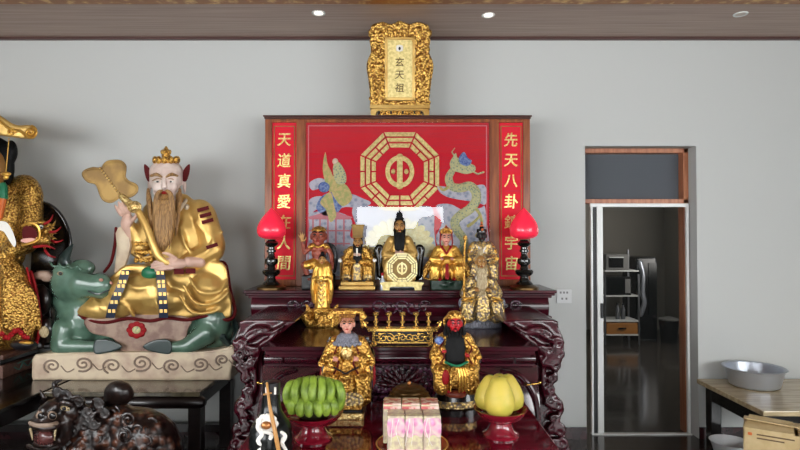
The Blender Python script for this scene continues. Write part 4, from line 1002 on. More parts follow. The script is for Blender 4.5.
# ---- two lotus lamps
def lotus_lamp(u, label):
    d = 4.2; x = X(u, d); kk = d / F
    t = thing('lotus_lamp', label, 'lamp', (x, d, ZT), 'red lotus lamps')
    def zz(v): return Z(v, d) - ZT
    G().lathe((x, d, ZT), [(0, 0), (14.2 * kk, 0), (14.2 * kk, .012), (12 * kk, .022), (9.5 * kk, .03), (0, .03)], 32).link('base', 'bronze', t)
    pr = [(9, .028), (7.5, .04), (5.5, .05), (4.2, .06), (4, .072), (6, .078), (8.6, .09), (9.2, .105), (8.0, .115), (4.6, .12), (3.6, .135), (4.2, .142), (6.2, .15), (6.8, .165), (6.2, .18), (4.2, .186), (3.2, .2), (3.0, .215), (4.6, .222), (4.6, .232), (3.4, .238), (3.4, .25), (6, .262), (7, .275), (5, .285), (4, .29), (4.4, zz(239.5)), (0, zz(239.5))]
    s0 = zz(239.5) / .296
    pr = [(r, h_ * (s0 if h_ < .2955 else 1)) for r, h_ in pr[:-2]] + pr[-2:]
    G().lathe((x, d, ZT), [(r * kk, h_) for r, h_ in pr], 28).link('stem', 'lamp_black', t)
    g = G(); z0, z1 = zz(239), zz(207.5); N = 14; prof = []
    for i in range(N + 1):
        q = i / N
        r = [4, 9, 12.2, 13.6, 13.9, 13.7, 13, 11.8, 10.2, 8.4, 6.4, 4.4, 2.6, 1.2, 0.0][i]
        prof.append((r * kk, z0 + (z1 - z0) * [0, .03, .09, .17, .26, .35, .44, .53, .62, .7, .78, .85, .91, .96, 1][i]))
    g.lathe((x, d, ZT), prof, 32); sh = g.link('lamp_shade', 'lamp_red', t)
    for v in sh.data.vertices:                       # lotus petal ridges
        a = math.atan2(v.co.y, v.co.x); f = 1 + 0.035 * abs(math.cos(4 * a)); v.co.x *= f; v.co.y *= f
lotus_lamp(271.5, 'red lotus-bud lamp on black turned stem, at the altar end by the flower-fan statue')
lotus_lamp(524, 'red lotus-bud lamp on black turned stem, at the altar end by the wall socket')

# ---- standing golden bodhisattva on the middle shelf
d = 3.93; x = X(322.5, d); hb = Z(309, d) - ZM
t = thing('deity_statue', 'slim standing gold statue on a flaming gold base on the altar shelf', 'statue', (x, d, ZM))
random.seed(2); kk = d / F; g = G()
g.lathe((x, d, ZM), [(0, 0), (15 * kk, 0), (16 * kk, .02), (12 * kk, .04), (10 * kk, .07), (12 * kk, hb * .8), (11 * kk, hb), (0, hb)], 24, 1, .62)
for i in range(40):
    a = random.uniform(0, 2 * PI); rr = random.uniform(10, 16) * kk
    g.ell((x + rr * math.cos(a), d + rr * .6 * math.sin(a), ZM + random.uniform(.02, hb * .9)), (0.016, .014, .02), n=8, m=6)
for s in (-1, 1):
    g.tube(cr([(x + s * 12 * kk, d - .03, ZM + .02), (x + s * 17.5 * kk, d - .02, ZM + .07), (x + s * 13.5 * kk, d - .02, ZM + .12), (x + s * 16.5 * kk, d - .02, ZM + .16)], 5), [.03, .024, .018, .004], 8)
for i in range(12):
    a = 2 * PI * i / 12; g.ell((x + 12 * kk * math.cos(a), d + 7.5 * kk * math.sin(a), ZM + hb * .9), (.02, .014, .016), n=8, m=6)
g.link('flame_base', 'gold_fine', t, vox=.006, sm=1)
zb_ = ZM + hb - 0.01; H = hgt(252.5, d, zb_); k = H / 100
g = U(x, d, zb_, k, .82)
g.tube(cr([(0, 2, 0), (0, 20, 0), (0, 45, 0), (0, 62, 0), (0, 76, 0)], 5), [17, 15, 14, 14.5, 11], 16, flat=.8)
for e in (-1, 1):
    g.ell((e * 10, 74, 0), (7, 7, 7)).cap((e * 13, 72, 0), (e * 17, 55, 3), 6, 6).cap((e * 17, 55, 3), (e * 4, 54, 12), 5.4, 4)
    g.tube(cr([(e * 17, 54, 6), (e * 19, 36, 5), (e * 17, 14, 3)], 5), [5, 5.4, 3], 8)
g.ell((0, 3, 3), (19, 4, 13))
g.link('robe', 'gold', t, vox=k * .9, sm=2)
for i in range(6):
    y = 56 - i * 8.5; U(x, d, zb_, k, .82).tube(cr([(-7.5 + i * .3, y + 3, 12), (0, y - 4, 14.6), (7.5 - i * .3, y + 3, 12)], 5), [1.2, 2, 1.2], 8).link('robe_fold', 'gold_pale_fine', t)
hd = head(t, x, d, zb_, k, 'gold_skin', 0, 87, 1, .78); face_bits(t, hd, x, d, zb_, k, 0, 87, 1, .78)
g = U(x, d, zb_, k); g.ell((0, 91, -1.5), (7, 7, 7)).ell((0, 98, -1), (3.6, 4, 3.6)).link('hair', 'black_hair', hd)
g = U(x, d, zb_, k); g.ell((-1.5, 56, 15), (2, 5, 1.6)).ell((1.5, 56, 15), (2, 5, 1.6)).link('joined_palms', 'gold', t)

# ---- white-bearded golden elder on the middle shelf
d = 3.9; x = X(480.5, d)
t = thing('deity_statue', 'gold and silver elder statue with a long pale beard on the altar shelf', 'statue', (x, d, ZM))
hb = Z(318, d) - ZM; kk = d / F
g = G(); g.lathe((x, d, ZM), [(0, 0), (21 * kk, 0), (21.5 * kk, .012), (19 * kk, .025), (18 * kk, hb * .8), (19 * kk, hb), (0, hb)], 20, 1, .62)
for i in range(16):
    a = PI + PI * (i + .5) / 16; g.ell((x + 19 * kk * math.cos(a), d + 12 * kk * math.sin(a), ZM + hb * .5), (.014, .012, .026), n=8, m=6)
g.link('lotus_base', 'silver_beard', t, vox=.006, sm=1)
zb_ = ZM + hb - .01; H = hgt(248, d, zb_); k = H / 100; sx = 1.1
robe(t, x, d, zb_, k, 'gold_mixed', sx, spread=1.35, hands=((-8, 42, 14), (8, 42, 14))); collar(t, x, d, zb_, k, 'paint_white', sx)
g = U(x, d, zb_, k, sx)
for e in (-1, 1):
    g = U(x, d, zb_, k, sx)
    for i in range(5): g.tube(cr([(e * (12 + i * 1.5), 33 - 5 * i, 21), (e * (22 + i), 30 - 5 * i, 18), (e * (27), 26 - 5 * i, 10)], 4), 1.6, 8)
    g.link('armour_skirt', 'gold', t)
g = U(x, d, zb_, k, sx); g.prism(cr([(-5, 34), (5, 34), (7, 18), (6, 4), (0, 1), (-6, 4), (-7, 18)], 3, True), 21, 25).link('apron', 'gold_mixed', t)
g = U(x, d, zb_, k, sx)
for e in (-1, 1): U(x, d, zb_, k, sx).ell((e * 26, 24, 11), (3.5, 7, 4)).link('sleeve_lining', 'silver_beard', t)
hd = head(t, x, d, zb_, k, 'gold_skin', 0, 80, 3, .95); face_bits(t, hd, x, d, zb_, k, 0, 80, 3, .95, brow='grey_beard')
beard(hd, x, d, zb_, k, 'grey_beard', 40, 7.5, 0, 80, 3, .95)
g = U(x, d, zb_, k); g.ell((0, 84, -1), (8, 8, 8)).ell((0, 94, -.5), (4, 5, 4)).link('hair', 'grey_beard', hd)
for e in (-1, 1): hand(t, x, d, zb_, k, (e * 8, 43, 18), 'gold_skin', s=1.1)
U(x, d, zb_, k).tube(cr([(-27, 4, 10), (-25, 40, 16), (-24, 80, 8), (-22, 112, 4)], 5), [1.6, 1.6, 1.4], 8).ell((-22, 114, 4), (3, 4, 3)).link('staff', 'gold_fine', t)

# ---- brass candle rail on the shelf
d = 3.27; kk = d / F; x = X(402.5, d)
t = thing('candle_rail', 'brass openwork rail with five candle posts at the altar shelf edge', 'candle holder', (x, d, ZM))
def cx_(u): return X(u, d)
def cz_(v): return max(ZM, Z(v, d))
G().box((cx_(368), d - .03, cz_(331)), (cx_(437), d + .03, cz_(327.5))).link('rail', 'brass', t, bevel=.003)
for s in (-1, 1):
    G().tube(cr([(cx_(402.5 + s * 33), d, cz_(329)), (cx_(402.5 + s * 37), d, cz_(326)), (cx_(402.5 + s * 38), d, cz_(322)), (cx_(402.5 + s * 35.5), d, cz_(323))], 5), .009, 8).link('rail_end', 'brass', t)
    G().box((cx_(402.5 + s * 28.5) - .008, d - .02, ZM), (cx_(402.5 + s * 28.5) + .008, d + .02, cz_(331))).box((cx_(402.5 + s * 28.5) - .018, d - .04, ZM), (cx_(402.5 + s * 28.5) + .018, d + .04, ZM + .01)).link('leg', 'brass', t, bevel=.002)
g = G(); random.seed(9)
for i in range(9):
    u = 377 + 6.4 * i; g.tube([(a, d - .005, b) for a, b, _ in spiral((cx_(u), cz_(337.5), 0), .027, .006, 1.3 if i % 2 else -1.3, i, 16)], .0045, 6)
    g.ell((cx_(u + 3), d - .005, cz_(334 + 3 * (i % 3))), (.009, .004, .012), n=8, m=6)
g.box((cx_(374), d - .006, cz_(343.2)), (cx_(431), d + .006, cz_(341.8)))
g.link('openwork', 'brass', t)
mbox((cx_(375), d + .012, ZM + .004), (cx_(430), d + .018, cz_(332))).link('back_plate', 'paint_black', t)
for u in (376, 389, 402.5, 416, 428.5):
    G().lathe((cx_(u), d, cz_(328)), [(.02, 0), (.02, .008), (.008, .012), (.008, .03), (.016, .034), (.016, .04), (.007, .045), (.007, .07), (.018, .076), (.019, .09), (.012, .093), (0, .093)], 16).link('candle_post', 'brass', t)

# ================================================================ offering table and what stands on it
oy0, oy1 = 1.95, 3.13; ohw = .70; ox = -.005
t = thing('offering_table', 'glossy dark red table in front of the altar carrying the offerings', 'table', (ox, 2.5, 0))
g = G(); g.box((ox - ohw, oy0, ZF - .035), (ox + ohw, oy1, ZF)).link('tabletop', 'red_table', t, bevel=.006)
g = G(); g.box((ox - ohw + .05, oy0 + .05, ZF - .17), (ox + ohw - .05, oy0 + .08, ZF - .035)).box((ox - ohw + .05, oy1 - .08, ZF - .17), (ox + ohw - .05, oy1 - .05, ZF - .035))
for s in (-1, 1): g.box((ox + s * (ohw - .065) - .015, oy0 + .08, ZF - .17), (ox + s * (ohw - .065) + .015, oy1 - .08, ZF - .035))
g.link('apron', 'altar_carved', t)
four_legs(t, (ox - ohw + .09, ox + ohw - .09), (oy0 + .09, oy1 - .09), ZF - .035, .04, 'altar_lacquer')

# ---- sea goddess with bead-curtain crown
d = 2.93; x = X(348, d)
t = thing('deity_statue', 'pink-faced crowned goddess statue on a dragon throne behind the bananas', 'statue', (x, d, ZF))
hb = Z(398, d) - ZF
g = G(); kk = d / F
g.box((x - 17.5 * kk, d - .12, ZF), (x + 17.5 * kk, d + .1, ZF + hb * .42)); g.link('lower_plinth', 'gold_pale_fine', t, bevel=.004)
G().box((x - 16 * kk, d - .11, ZF + hb * .42), (x + 16 * kk, d + .1, ZF + hb * .62)).link('plinth_band', 'black_lacquer', t, bevel=.003)
G().box((x - 15.5 * kk, d - .11, ZF + hb * .62), (x + 15.5 * kk, d + .1, ZF + hb)).link('upper_plinth', 'gold_fine', t, bevel=.004)
zb_ = ZF + hb; H = hgt(308, d, zb_); k = H / 100; sx = 1.0
throne(t, x, d, zb_, k, 'black_lacquer', sx, 26, 42, 66, 'gold_fine')
robe(t, x, d, zb_, k * 1.13, 'gold_fine', sx, spread=1.2, hands=((-10, 42, 14), (10, 42, 14))); boots(t, x, d, zb_, k, sx, 'paint_red')
g = U(x, d, zb_, k); g.lathe((0, 69, 2), [(15, -8), (15.5, -6), (12, 0), (7.5, 4), (6.5, 3)], 28, 1, .95)
for i in range(14): a = 2 * PI * i / 14; g.ell((14.6 * math.cos(a), 62, 2 + 14 * math.sin(a)), (3, 2.6, 2.6), n=8, m=6)
g.link('collar', 'silver_beard', t)
U(x, d, zb_, k).tube(cr([(-13, 39, 21), (-5, 36, 25.5), (0, 33.5, 26), (5, 36, 25.5), (13, 39, 21)], 4), 1.0, 8).link('belt', 'paint_black', t)
U(x, d, zb_, k).prism(cr([(-16, 12), (0, 14), (16, 12), (18, 2), (0, 0), (-18, 2)], 4, True), 24, 29).link('apron', 'gold_mixed', t)
U(x, d, zb_, k).prism(cr([(-4, 32), (4, 32), (5, 16), (0, 12), (-5, 16)], 4, True), 20, 25).link('sash', 'gold_fine', t)
g = U(x, d, zb_, k)
for e in (-1, 1): U(x, d, zb_, k).tube(cr([(e * 23, 46, -4), (e * 28, 36, -2), (e * 29, 20, 2), (e * 25, 6, 6)], 5), [1.2, 2, 2, 1], 8).link('streamer', 'paint_red', t)
U(x, d, zb_, k).ell((25, 20, 14), (3, 8, 4)).link('tassel', 'mural_blue', t)
hd = head(t, x, d, zb_, k, 'pink_skin', 0, 83, 3, .95); face_bits(t, hd, x, d, zb_, k, 0, 83, 3, .95)
U(x, d, zb_, k).ell((0, 85, -2), (8.6, 9, 8)).link('hair', 'black_hair', hd)
g = U(x, d, zb_, k); g.box((-16, 95, -9), (16, 98.5, 13)).lathe((0, 90, 1), [(8.6, 0), (9.6, 6), (0, 7)], 24)
for e in (-1, 1):
    g.tube(spiral((e * 18.5, 93, 13), 3.6, .8, e * 1.3, PI / 2, 14), 1.6, 8).ell((e * 15.5, 89, 4), (2.6, 5, 2.6)).ell((e * 16.5, 82, 4), (2, 4, 2))
g.ell((0, 98, 10), (4, 2.6, 4)); cw = g.link('crown', 'gold_fine', hd, vox=k * .8, sm=1)
g = U(x, d, zb_, k)
for i in range(-4, 5):
    for j in range(6): g.ell((i * 2.0, 94.5 - j * 1.7, 12.6), (.6, .8, .6), n=6, m=5)
o = g.link('bead_curtain', 'copper', cw); o['kind'] = 'stuff'
for e in (-1, 1): hand(t, x, d, zb_, k, (e * 11, 48, 20), 'pink_skin', s=1.1)

for e in (-1, 1):
    U(x, d, zb_, k).tube(cr([(e * 9, 62, 13), (e * 13, 52, 17), (e * 8, 44, 22), (e * 14, 30, 20), (e * 20, 20, 17)], 5), [.7, 1.1, .8], 7).link('sleeve_edge', 'paint_maroon', t)
    U(x, d, zb_, k).tube(cr([(e * 19, 50, 12), (e * 26, 36, 12), (e * 24, 24, 14)], 5), [.8, 1.2, .8], 7).link('sleeve_edge', 'paint_black', t)
U(x, d, zb_, k).ell((0, 52, 11.5), (7, 8, 3)).link('breast_panel', 'gold_pale_fine', t)
# ---- red-faced general with black beard
d = 2.93; x = X(454.5, d)
t = thing('deity_statue', 'crimson-faced long black-bearded warrior statue in gold armour behind the pomelos', 'statue', (x, d, ZF))
hb = Z(388, d) - ZF; kk = d / F
G().lathe((x, d, ZF), [(0, 0), (25 * kk, 0), (25 * kk, .03), (23 * kk, .035), (22 * kk, hb * .3), (0, hb * .3)], 28, 1, .62).link('lower_plinth', 'black_lacquer', t)
G().lathe((x, d, ZF + hb * .3), [(0, 0), (22 * kk, 0), (22 * kk, hb * .27), (0, hb * .27)], 28, 1, .62).link('plinth_band', 'gold_mixed', t)
G().lathe((x, d, ZF + hb * .57), [(0, 0), (21 * kk, 0), (18 * kk, hb * .43), (0, hb * .43)], 28, 1, .62).link('upper_plinth', 'black_lacquer', t)
zb_ = ZF + hb; H = hgt(310, d, zb_); k = H / 100; sx = 1.0
throne(t, x, d, zb_, k, 'black_lacquer', sx, 27, 42, 66, 'gold')
robe(t, x, d, zb_, k * 1.16, 'gold_fine', 1.05, spread=1.15, hands=((-13, 44, 11), (12, 40, 12))); boots(t, x, d, zb_, k, sx, 'paint_red')
g = U(x, d, zb_, k)
for i in range(7): g.tube(cr([(2 + 3 * i, 32, 26 - i), (4 + 3.6 * i, 18, 29 - i), (3 + 4.2 * i, 3, 27 - i)], 4), 1.7, 8)
g.link('pleated_skirt', 'gold', t)
g = U(x, d, zb_, k); g.ell((-14, 20, 26), (5, 10, 3.4)).link('greave', 'paint_red', t)
U(x, d, zb_, k).ell((0, -3, 17), (14, 5, 6)).link('lotus_foot', 'red_skin', t)
g = U(x, d, zb_, k); g.ell((-20, 62, 7), (6.5, 5.5, 6)).link('shoulder_guard', 'mural_blue', t)
hd = head(t, x, d, zb_, k, 'crimson_skin', 0, 84, 5, 1.12); face_bits(t, hd, x, d, zb_, k, 0, 84, 5, 1.12, lip='paint_maroon')
beard(hd, x, d, zb_, k, 'black_hair', 46, 13.5, -1, 82, 5, 1.12)
g = U(x, d, zb_, k); g.ell((0, 86, -3.5), (9, 9.4, 8.6)).tube(cr([(-9, 82, 0), (-13, 66, 4), (-13, 50, 8)], 4), [3, 3.6, 2], 8).tube(cr([(9, 82, 0), (12, 66, 4), (11, 54, 8)], 4), [3, 3.2, 2], 8).link('hair', 'black_hair', hd)
g = U(x, d, zb_, k); g.lathe((0, 91.5, 1), [(10.6, -2), (11, 0), (10, 3), (7, 6.5), (0, 8.5)], 20, 1, 1.0)
for e in (-1, 1): g.tube(cr([(e * 10, 91, 0), (e * 13, 86, -2), (e * 12, 78, -2)], 4), [2.2, 2, 1], 8)
g.ell((0, 94.5, 10.4), (3, 3, 1.8)).link('helmet', 'gold_fine', hd)
hand(t, x, d, zb_, k, (-15, 51, 16), 'crimson_skin', s=1.1); hand(t, x, d, zb_, k, (14, 46, 18), 'crimson_skin', s=1.1)

for e in (-1, 1):
    U(x, d, zb_, k).tube(cr([(e * 13, 64, 10), (e * 20, 54, 15), (e * 15, 45, 20), (e * 21, 34, 17)], 5), [.8, 1.1, .8], 7).link('sleeve_edge', 'paint_maroon', t)
U(x, d, zb_, k).tube(cr([(-14, 38, 21), (0, 34, 25), (14, 38, 21)], 5), 1.6, 8).link('belt', 'paint_green', t)
# ---------------------------------------------------------------- offerings
def dish(u, d, label, k_r, h_, rim):
    x = X(u, d); t = thing('pedestal_dish', label, 'dish', (x, d, ZF), 'red pedestal dishes')
    G().lathe((x, d, ZF), [(0, 0), (k_r, 0), (k_r * 1.02, .01), (k_r * .78, .022), (k_r * .6, h_ * .45), (k_r * .62, h_ * .55), (0, h_ * .55)], 36).link('pedestal', 'dish_red', t)
    G().lathe((x, d, ZF + h_ * .5), [(0, 0), (k_r * .6, 0), (rim * .8, h_ * .2), (rim, h_ * .46), (rim * 1.02, h_ * .5), (rim * .97, h_ * .5), (rim * .76, h_ * .28), (0, h_ * .2)], 40).link('bowl', 'dish_red', t)
    return x
bd_ = 2.56; bh = Z(412, bd_) - ZF
bx = dish(314, bd_, 'dark red pedestal dish holding the green bananas', 18.5 * bd_ / F, bh, 29 * bd_ / F)
kk = bd_ / F
t = thing('banana_bunch', 'bunch of green bananas piled in the dark red pedestal dish', 'bananas', (bx, bd_, ZF + bh * .8))
random.seed(21)
def banana(u0, v0, u1, v1, bul, dep0, dep1, r):
    """one fruit from its stalk (u0, v0) to its tip (u1, v1)"""
    d0, d1 = bd_ - dep0, bd_ - dep1
    a = np.array((X(u0, d0), d0, Z(v0, d0))); b = np.array((X(u1, d1), d1, Z(v1, d1)))
    mid = (a + b) / 2 + np.array((bul * kk, -.028, .01))
    pts = cr([a, a * .72 + mid * .28 + np.array((bul * kk * .35, -.008, .006)), mid, b * .72 + mid * .28 + np.array((bul * kk * .35, -.008, 0)), b], 4)
    o = G().tube(pts, [r * .55, r * .95, r, r * .95, r * .45], 9).link('banana', 'banana_green', t)
    G().tube([b, b + (b - mid) * .09], [r * .4, r * .3], 7).link('tip', 'banana_tip', o)
    q = a + (a - mid) * .16
    G().tube([a, q], [r * .55, r * .4], 7).link('stalk', 'banana_green', o)
for i in range(6):                                            # rear hand, stalks up
    f = i / 5 * 2 - 1
    banana(315 + f * 17, 379 + 3 * f * f, 315 + f * 21, 410, f * 6, 0.0, .03 * (1 - f * f), 4.2 * kk)
for i in range(7):
    f = i / 6 * 2 - 1
    banana(315 + f * 18 + random.uniform(-1, 1), 378 + 4 * f * f, 315 + f * 19 + random.uniform(-2, 2), 401 + 8 * f * f + random.uniform(-1.5, 1.5), f * 8, .05, .1 - .05 * f * f, 4.3 * kk)
for i in range(6):
    f = i / 5 * 2 - 1
    banana(315 + f * 15 + random.uniform(-1, 1), 398 + f * f, 315 + f * 19 + random.uniform(-1, 1), 415 - 2.5 * f * f + random.uniform(-1, .5), f * 4, .06, .1 - .035 * f * f, 4.6 * kk)
G().tube([(bx - .06, bd_ - .0, Z(383, bd_)), (bx, bd_ + .01, Z(381, bd_)), (bx + .06, bd_, Z(383, bd_))], .018, 9).ell((bx, bd_ + .01, ZF + bh * 1.1), (.085, .04, .06)).link('crown', 'banana_tip', t)  # crown, with a dark core added as shade between the fruits

pd = 2.6; ph_ = Z(408, pd) - ZF
px_ = dish(500, pd, 'dark red pedestal dish holding the yellow pomelos', 17.5 * pd / F, ph_, 26 * pd / F)
kk = pd / F
def pomelo(u, v, r, hh, dd, lean, label):
    d = pd + dd; x = X(u, d); zc = Z(v, d)
    t = thing('pomelo', label, 'pomelo', (x, d, zc - hh * .5 * kk), 'pomelos in the pedestal dish')
    pr = [(0, 0), (.5, .015), (.8, .08), (.97, .22), (1, .36), (.95, .5), (.84, .64), (.7, .77), (.58, .87), (.48, .94), (.28, .985), (0, 1)]
    g = G(); g.lathe((0, 0, 0), [(a * r * kk, b * hh * kk) for a, b in pr], 28)
    c, s = math.cos(lean), math.sin(lean)
    g.v = [(x + a * c + e * s, d + b, zc - hh * .5 * kk - a * s + e * c) for a, b, e in g.v]
    g.link('fruit', 'pomelo', t)
    G().ell((x + hh * .985 * kk * s, d, zc - hh * .5 * kk + hh * .985 * kk * c), (.007, .007, .004)).link('stem_scar', 'banana_green', t)
pomelo(484.5, 392, 12.6, 35, .03, .2, 'yellow pomelo leaning at the statue side of the dish, beside the big front one')
pomelo(513, 391.5, 12.6, 36, .03, -.2, 'yellow pomelo leaning at the dish edge away from the statues')
pomelo(499, 396, 15, 38, -.05, .0, 'big yellow pomelo standing in front of the others in the dish')
pomelo(499, 388, 11.5, 30, .12, .0, 'yellow pomelo mostly hidden behind the three others in the dish')

# plate with wrapped packs
ld = 2.42; lx = X(412, ld); kk = ld / F
t = thing('round_plate', 'round red gold-rimmed plate under the wrapped paper packs', 'plate', (lx, ld, ZF))
G().lathe((lx, ld, ZF), [(0, .003), (.09, 0), (.1, .006), (.15, .026), (.155, .03), (.148, .03), (.095, .012), (0, .01)], 44).link('dish', 'plate_red', t)
G().tube([(lx + .154 * math.cos(2 * PI * i / 40), ld + .154 * math.sin(2 * PI * i / 40), ZF + .03) for i in range(41)], .0035, 6, caps=False).link('rim', 'plate_gold', t)
def pack(x0, x1, y0, y1, z0, z1, label, grp, strip):
    t = thing('wrapped_pack', label, 'wrapped pack', ((x0 + x1) / 2, (y0 + y1) / 2, z0), grp)
    g = G().box((x0, y0, z0), (x1, y1, z1)); o = g.link('wrapped_body', 'wrapper_cream', t, bevel=.006)
    h = z1 - z0
    g = G(); n = 7                                            # crumpled film over the printed front
    random.seed(int(x0 * 1e4) % 977)
    if not strip:
        g.prism(cr([(x0 + .003, z0 + h * .5), (x0 + (x1 - x0) * .3, z0 + h * .42), (x0 + (x1 - x0) * .55, z0 + h * .5), (x1 - .003, z0 + h * .44), (x1 - .003, z1 - h * .1), (x0 + (x1 - x0) * .5, z1 - h * .06), (x0 + .003, z1 - h * .1)], 3, True), y0 - .0015, y0 + .004)
        g.link('printed_flower', 'wrapper', o)
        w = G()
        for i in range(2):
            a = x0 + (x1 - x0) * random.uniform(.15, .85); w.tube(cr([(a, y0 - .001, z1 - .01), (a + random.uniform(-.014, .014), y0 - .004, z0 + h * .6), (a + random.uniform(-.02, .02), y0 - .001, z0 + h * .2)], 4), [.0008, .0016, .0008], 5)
        w.link('film_glint', 'paint_white', o)  # thin white strokes painted as glints on the film
        G().box((x0 + .002, y0 - .002, z0 + .001), (x1 - .002, y0 + .003, z0 + h * .1)).link('foot_band', 'wrapper', o)
    else:
        G().box((x0 + .002, y0 - .002, z1 - .022), (x1 - .002, y0 + .003, z1 - .01)).box((x0 + .003, y0 - .0, z1 - .003), (x1 - .003, y1 - .02, z1 + .0015)).link('red_band', 'wrapper_red', o)
fw = X(441, 2.31) - X(387, 2.31); fx = X(387, 2.31); fz0 = ZF + .03
ztf = Z(416, 2.31); ztb = Z(404, 2.41)
pl = ['pink flowered pack at the banana side of the plate, front row', 'pink flowered pack in the middle of the front row on the plate', 'pink flowered pack at the pomelo side of the plate, front row']
pm = ['taller red-banded pack behind, at the banana side of the plate', 'taller red-banded pack behind, in the middle of the plate', 'taller red-banded pack behind, at the pomelo side of the plate']
for i in range(3):
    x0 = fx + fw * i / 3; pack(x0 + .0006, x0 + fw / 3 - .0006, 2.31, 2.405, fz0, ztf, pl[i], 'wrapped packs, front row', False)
    bw = X(439.5, 2.41) - X(383.5, 2.41); x0 = X(383, 2.41) + bw * i / 3
    pack(x0 + .0006, x0 + bw / 3 - .0006, 2.41, 2.51, fz0, ztb, pm[i], 'wrapped packs, back row', True)

# bronze censer
d = 2.78; x = X(409, d); kk = d / F; zt_ = Z(383, d)
t = thing('censer', 'low bronze ribbed dome censer behind the wrapped packs', 'censer', (x, d, ZF))
hh = zt_ - ZF
G().lathe((x, d, ZF), [(0, 0), (.05, 0), (.06, .01), (.1, hh * .3), (.112, hh * .5), (.1, hh * .52), (0, hh * .5)], 32).link('bowl', 'bronze', t)
pr = []
for i in range(15):
    q = i / 14; r = 21.5 * kk * math.cos(q * PI / 2) ** .8 + .004; pr.append((r * (1.0 if i % 2 else .93), hh * .5 + hh * .5 * math.sin(q * PI / 2) * .95))
G().lathe((x, d, ZF), [(0, hh * .5)] + pr + [(0, hh)], 32).link('ribbed_lid', 'bronze', t)
G().ell((x, d, ZF + hh), (.01, .01, .012)).link('lid_knob', 'copper', t)

# black bottle with painted characters and a wooden ladle
d = 2.32; x = X(272, d); kk = d / F
t = thing('black_bottle', 'big round-shouldered black bottle with white brush strokes at the table corner', 'bottle', (x, d, ZF))
def bz(v): return max(ZF, Z(v, d))
G().lathe((x, d, ZF), [(0, 0), (19 * kk, 0), (21 * kk, .01), (21.6 * kk, .06), (21.5 * kk, bz(434) - ZF), (20 * kk, bz(427) - ZF), (17 * kk, bz(421) - ZF), (13 * kk, bz(415.5) - ZF), (10 * kk, bz(410) - ZF), (9 * kk, bz(403) - ZF), (8.3 * kk, bz(394) - ZF), (0, bz(394) - ZF)], 40).link('body', 'bottle_black', t)
G().lathe((x, d, bz(394)), [(0, 0), (8.2 * kk, 0), (8.6 * kk, .012), (8.6 * kk, bz(382) - bz(394)), (7 * kk, bz(381) - bz(394)), (0, bz(381) - bz(394))], 28).link('cap', 'paint_black', t)
g = G()
for u, w in ((266.6, 1.0), (275.5, 1.0)): g.box((X(u - w, d - .04), d - 8.6 * kk - .001, bz(392)), (X(u + w, d - .04), d - 7.2 * kk, bz(385)))
g.link('cap_label', 'paint_white', t)
yf = d - 20.6 * kk
def q(u, v, y=yf): return (X(u, y), y, max(ZF + .004, Z(v, y)))
def brush(pts, r, y=yf): return [q(a, b, y) for a, b in cr(pts, 4)], r
g = G()
for pts, r in ((((261, 419), (259, 427), (263, 434), (259, 441), (264, 446), (259, 452)), [.007, .011, .008, .011, .008]), (((264, 432), (272, 434), (270, 440), (263, 443)), [.006, .009, .006]), (((282, 432), (286, 436), (283, 443), (287, 450)), [.006, .01, .006])):
    p, r = brush(pts, r, d - 20.2 * kk); g.tube(p, r, 7, flat=.35)
g.link('white_brushwork', 'paint_white', t)
g = G(); c = q(267.5, 424, d - 18.5 * kk)
for i in range(9):
    a = 2 * PI * i / 9; g.ell((c[0] + .03 * math.cos(a), c[1] + .004, c[2] + .026 * math.sin(a)), (.017, .008, .016), n=8, m=6)
g.ell(c, (.03, .01, .026)).link('paper_rosette', 'paint_white', t)
G().ell((c[0], c[1] - .01, c[2] - .002), (.021, .012, .016)).link('copper_seal', 'copper', t)
yl = d - 23 * kk
G().tube([q(267.5, 383, d - 9.8 * kk), q(270, 404, d - 15 * kk), q(275, 428, yl), q(279.5, 450, yl)], [.005, .0062, .0085, .009], 8).link('wooden_stick', 'stick_wood', t)
G().tube([q(264.5, 394.5, d - 9.4 * kk), q(272, 393, d - 10 * kk)], .0035, 6).link('cord', 'stick_wood', t)

# ================================================================ side tables at the left
SZ = 0.654
def side_table(x0, x1, y0, y1, label, inlay):
    t = thing('side_altar_table', label, 'table', ((x0 + x1) / 2, (y0 + y1) / 2, 0))
    G().box((x0, y0, SZ - .03), (x1, y1, SZ)).link('tabletop', inlay, t, bevel=.004)
    G().tube([(x0, y0 + .03, SZ - .075), (x1, y0 + .03, SZ - .075)], .045, 12).link('rounded_edge', 'dark_wood', t)
    G().box((x0 + .03, y0 + .06, SZ - .13), (x1 - .03, y1 - .04, SZ - .03)).link('apron', 'dark_wood', t, bevel=.004)
    four_legs(t, (x0 + .09, x1 - .06), (y0 + .11, y1 - .1), SZ - .12, .045, 'dark_wood')
    [G().box((x0 + .1, yy, .12), (x1 - .07, yy + .05, .18)).link('stretcher', 'dark_wood', t) for yy in (y0 + .08, y1 - .13)]
    return t
side_table(-2.44, -1.37, 3.82, 4.70, 'dark wooden table with dull stone top under the green ox statue', 'stone_inlay')
side_table(-4.4, -2.465, 2.5, 4.70, 'long black table under the huge gold-robed statue cut off by the frame', 'black_lacquer')

# ---------------------------------------------------------------- sage riding a green ox
d = 4.32; kx = d / F; vb = V(SZ, d); x = X(133, d)
ox_t = thing('sage_on_ox_statue', 'large white-faced sage statue with gold flower fan, riding a lying green ox', 'statue', (x, d, SZ))
def S(): return G(o=(x, d, SZ), k=(kx, -kx, kx), p0=(133, vb, 0), persp=True)
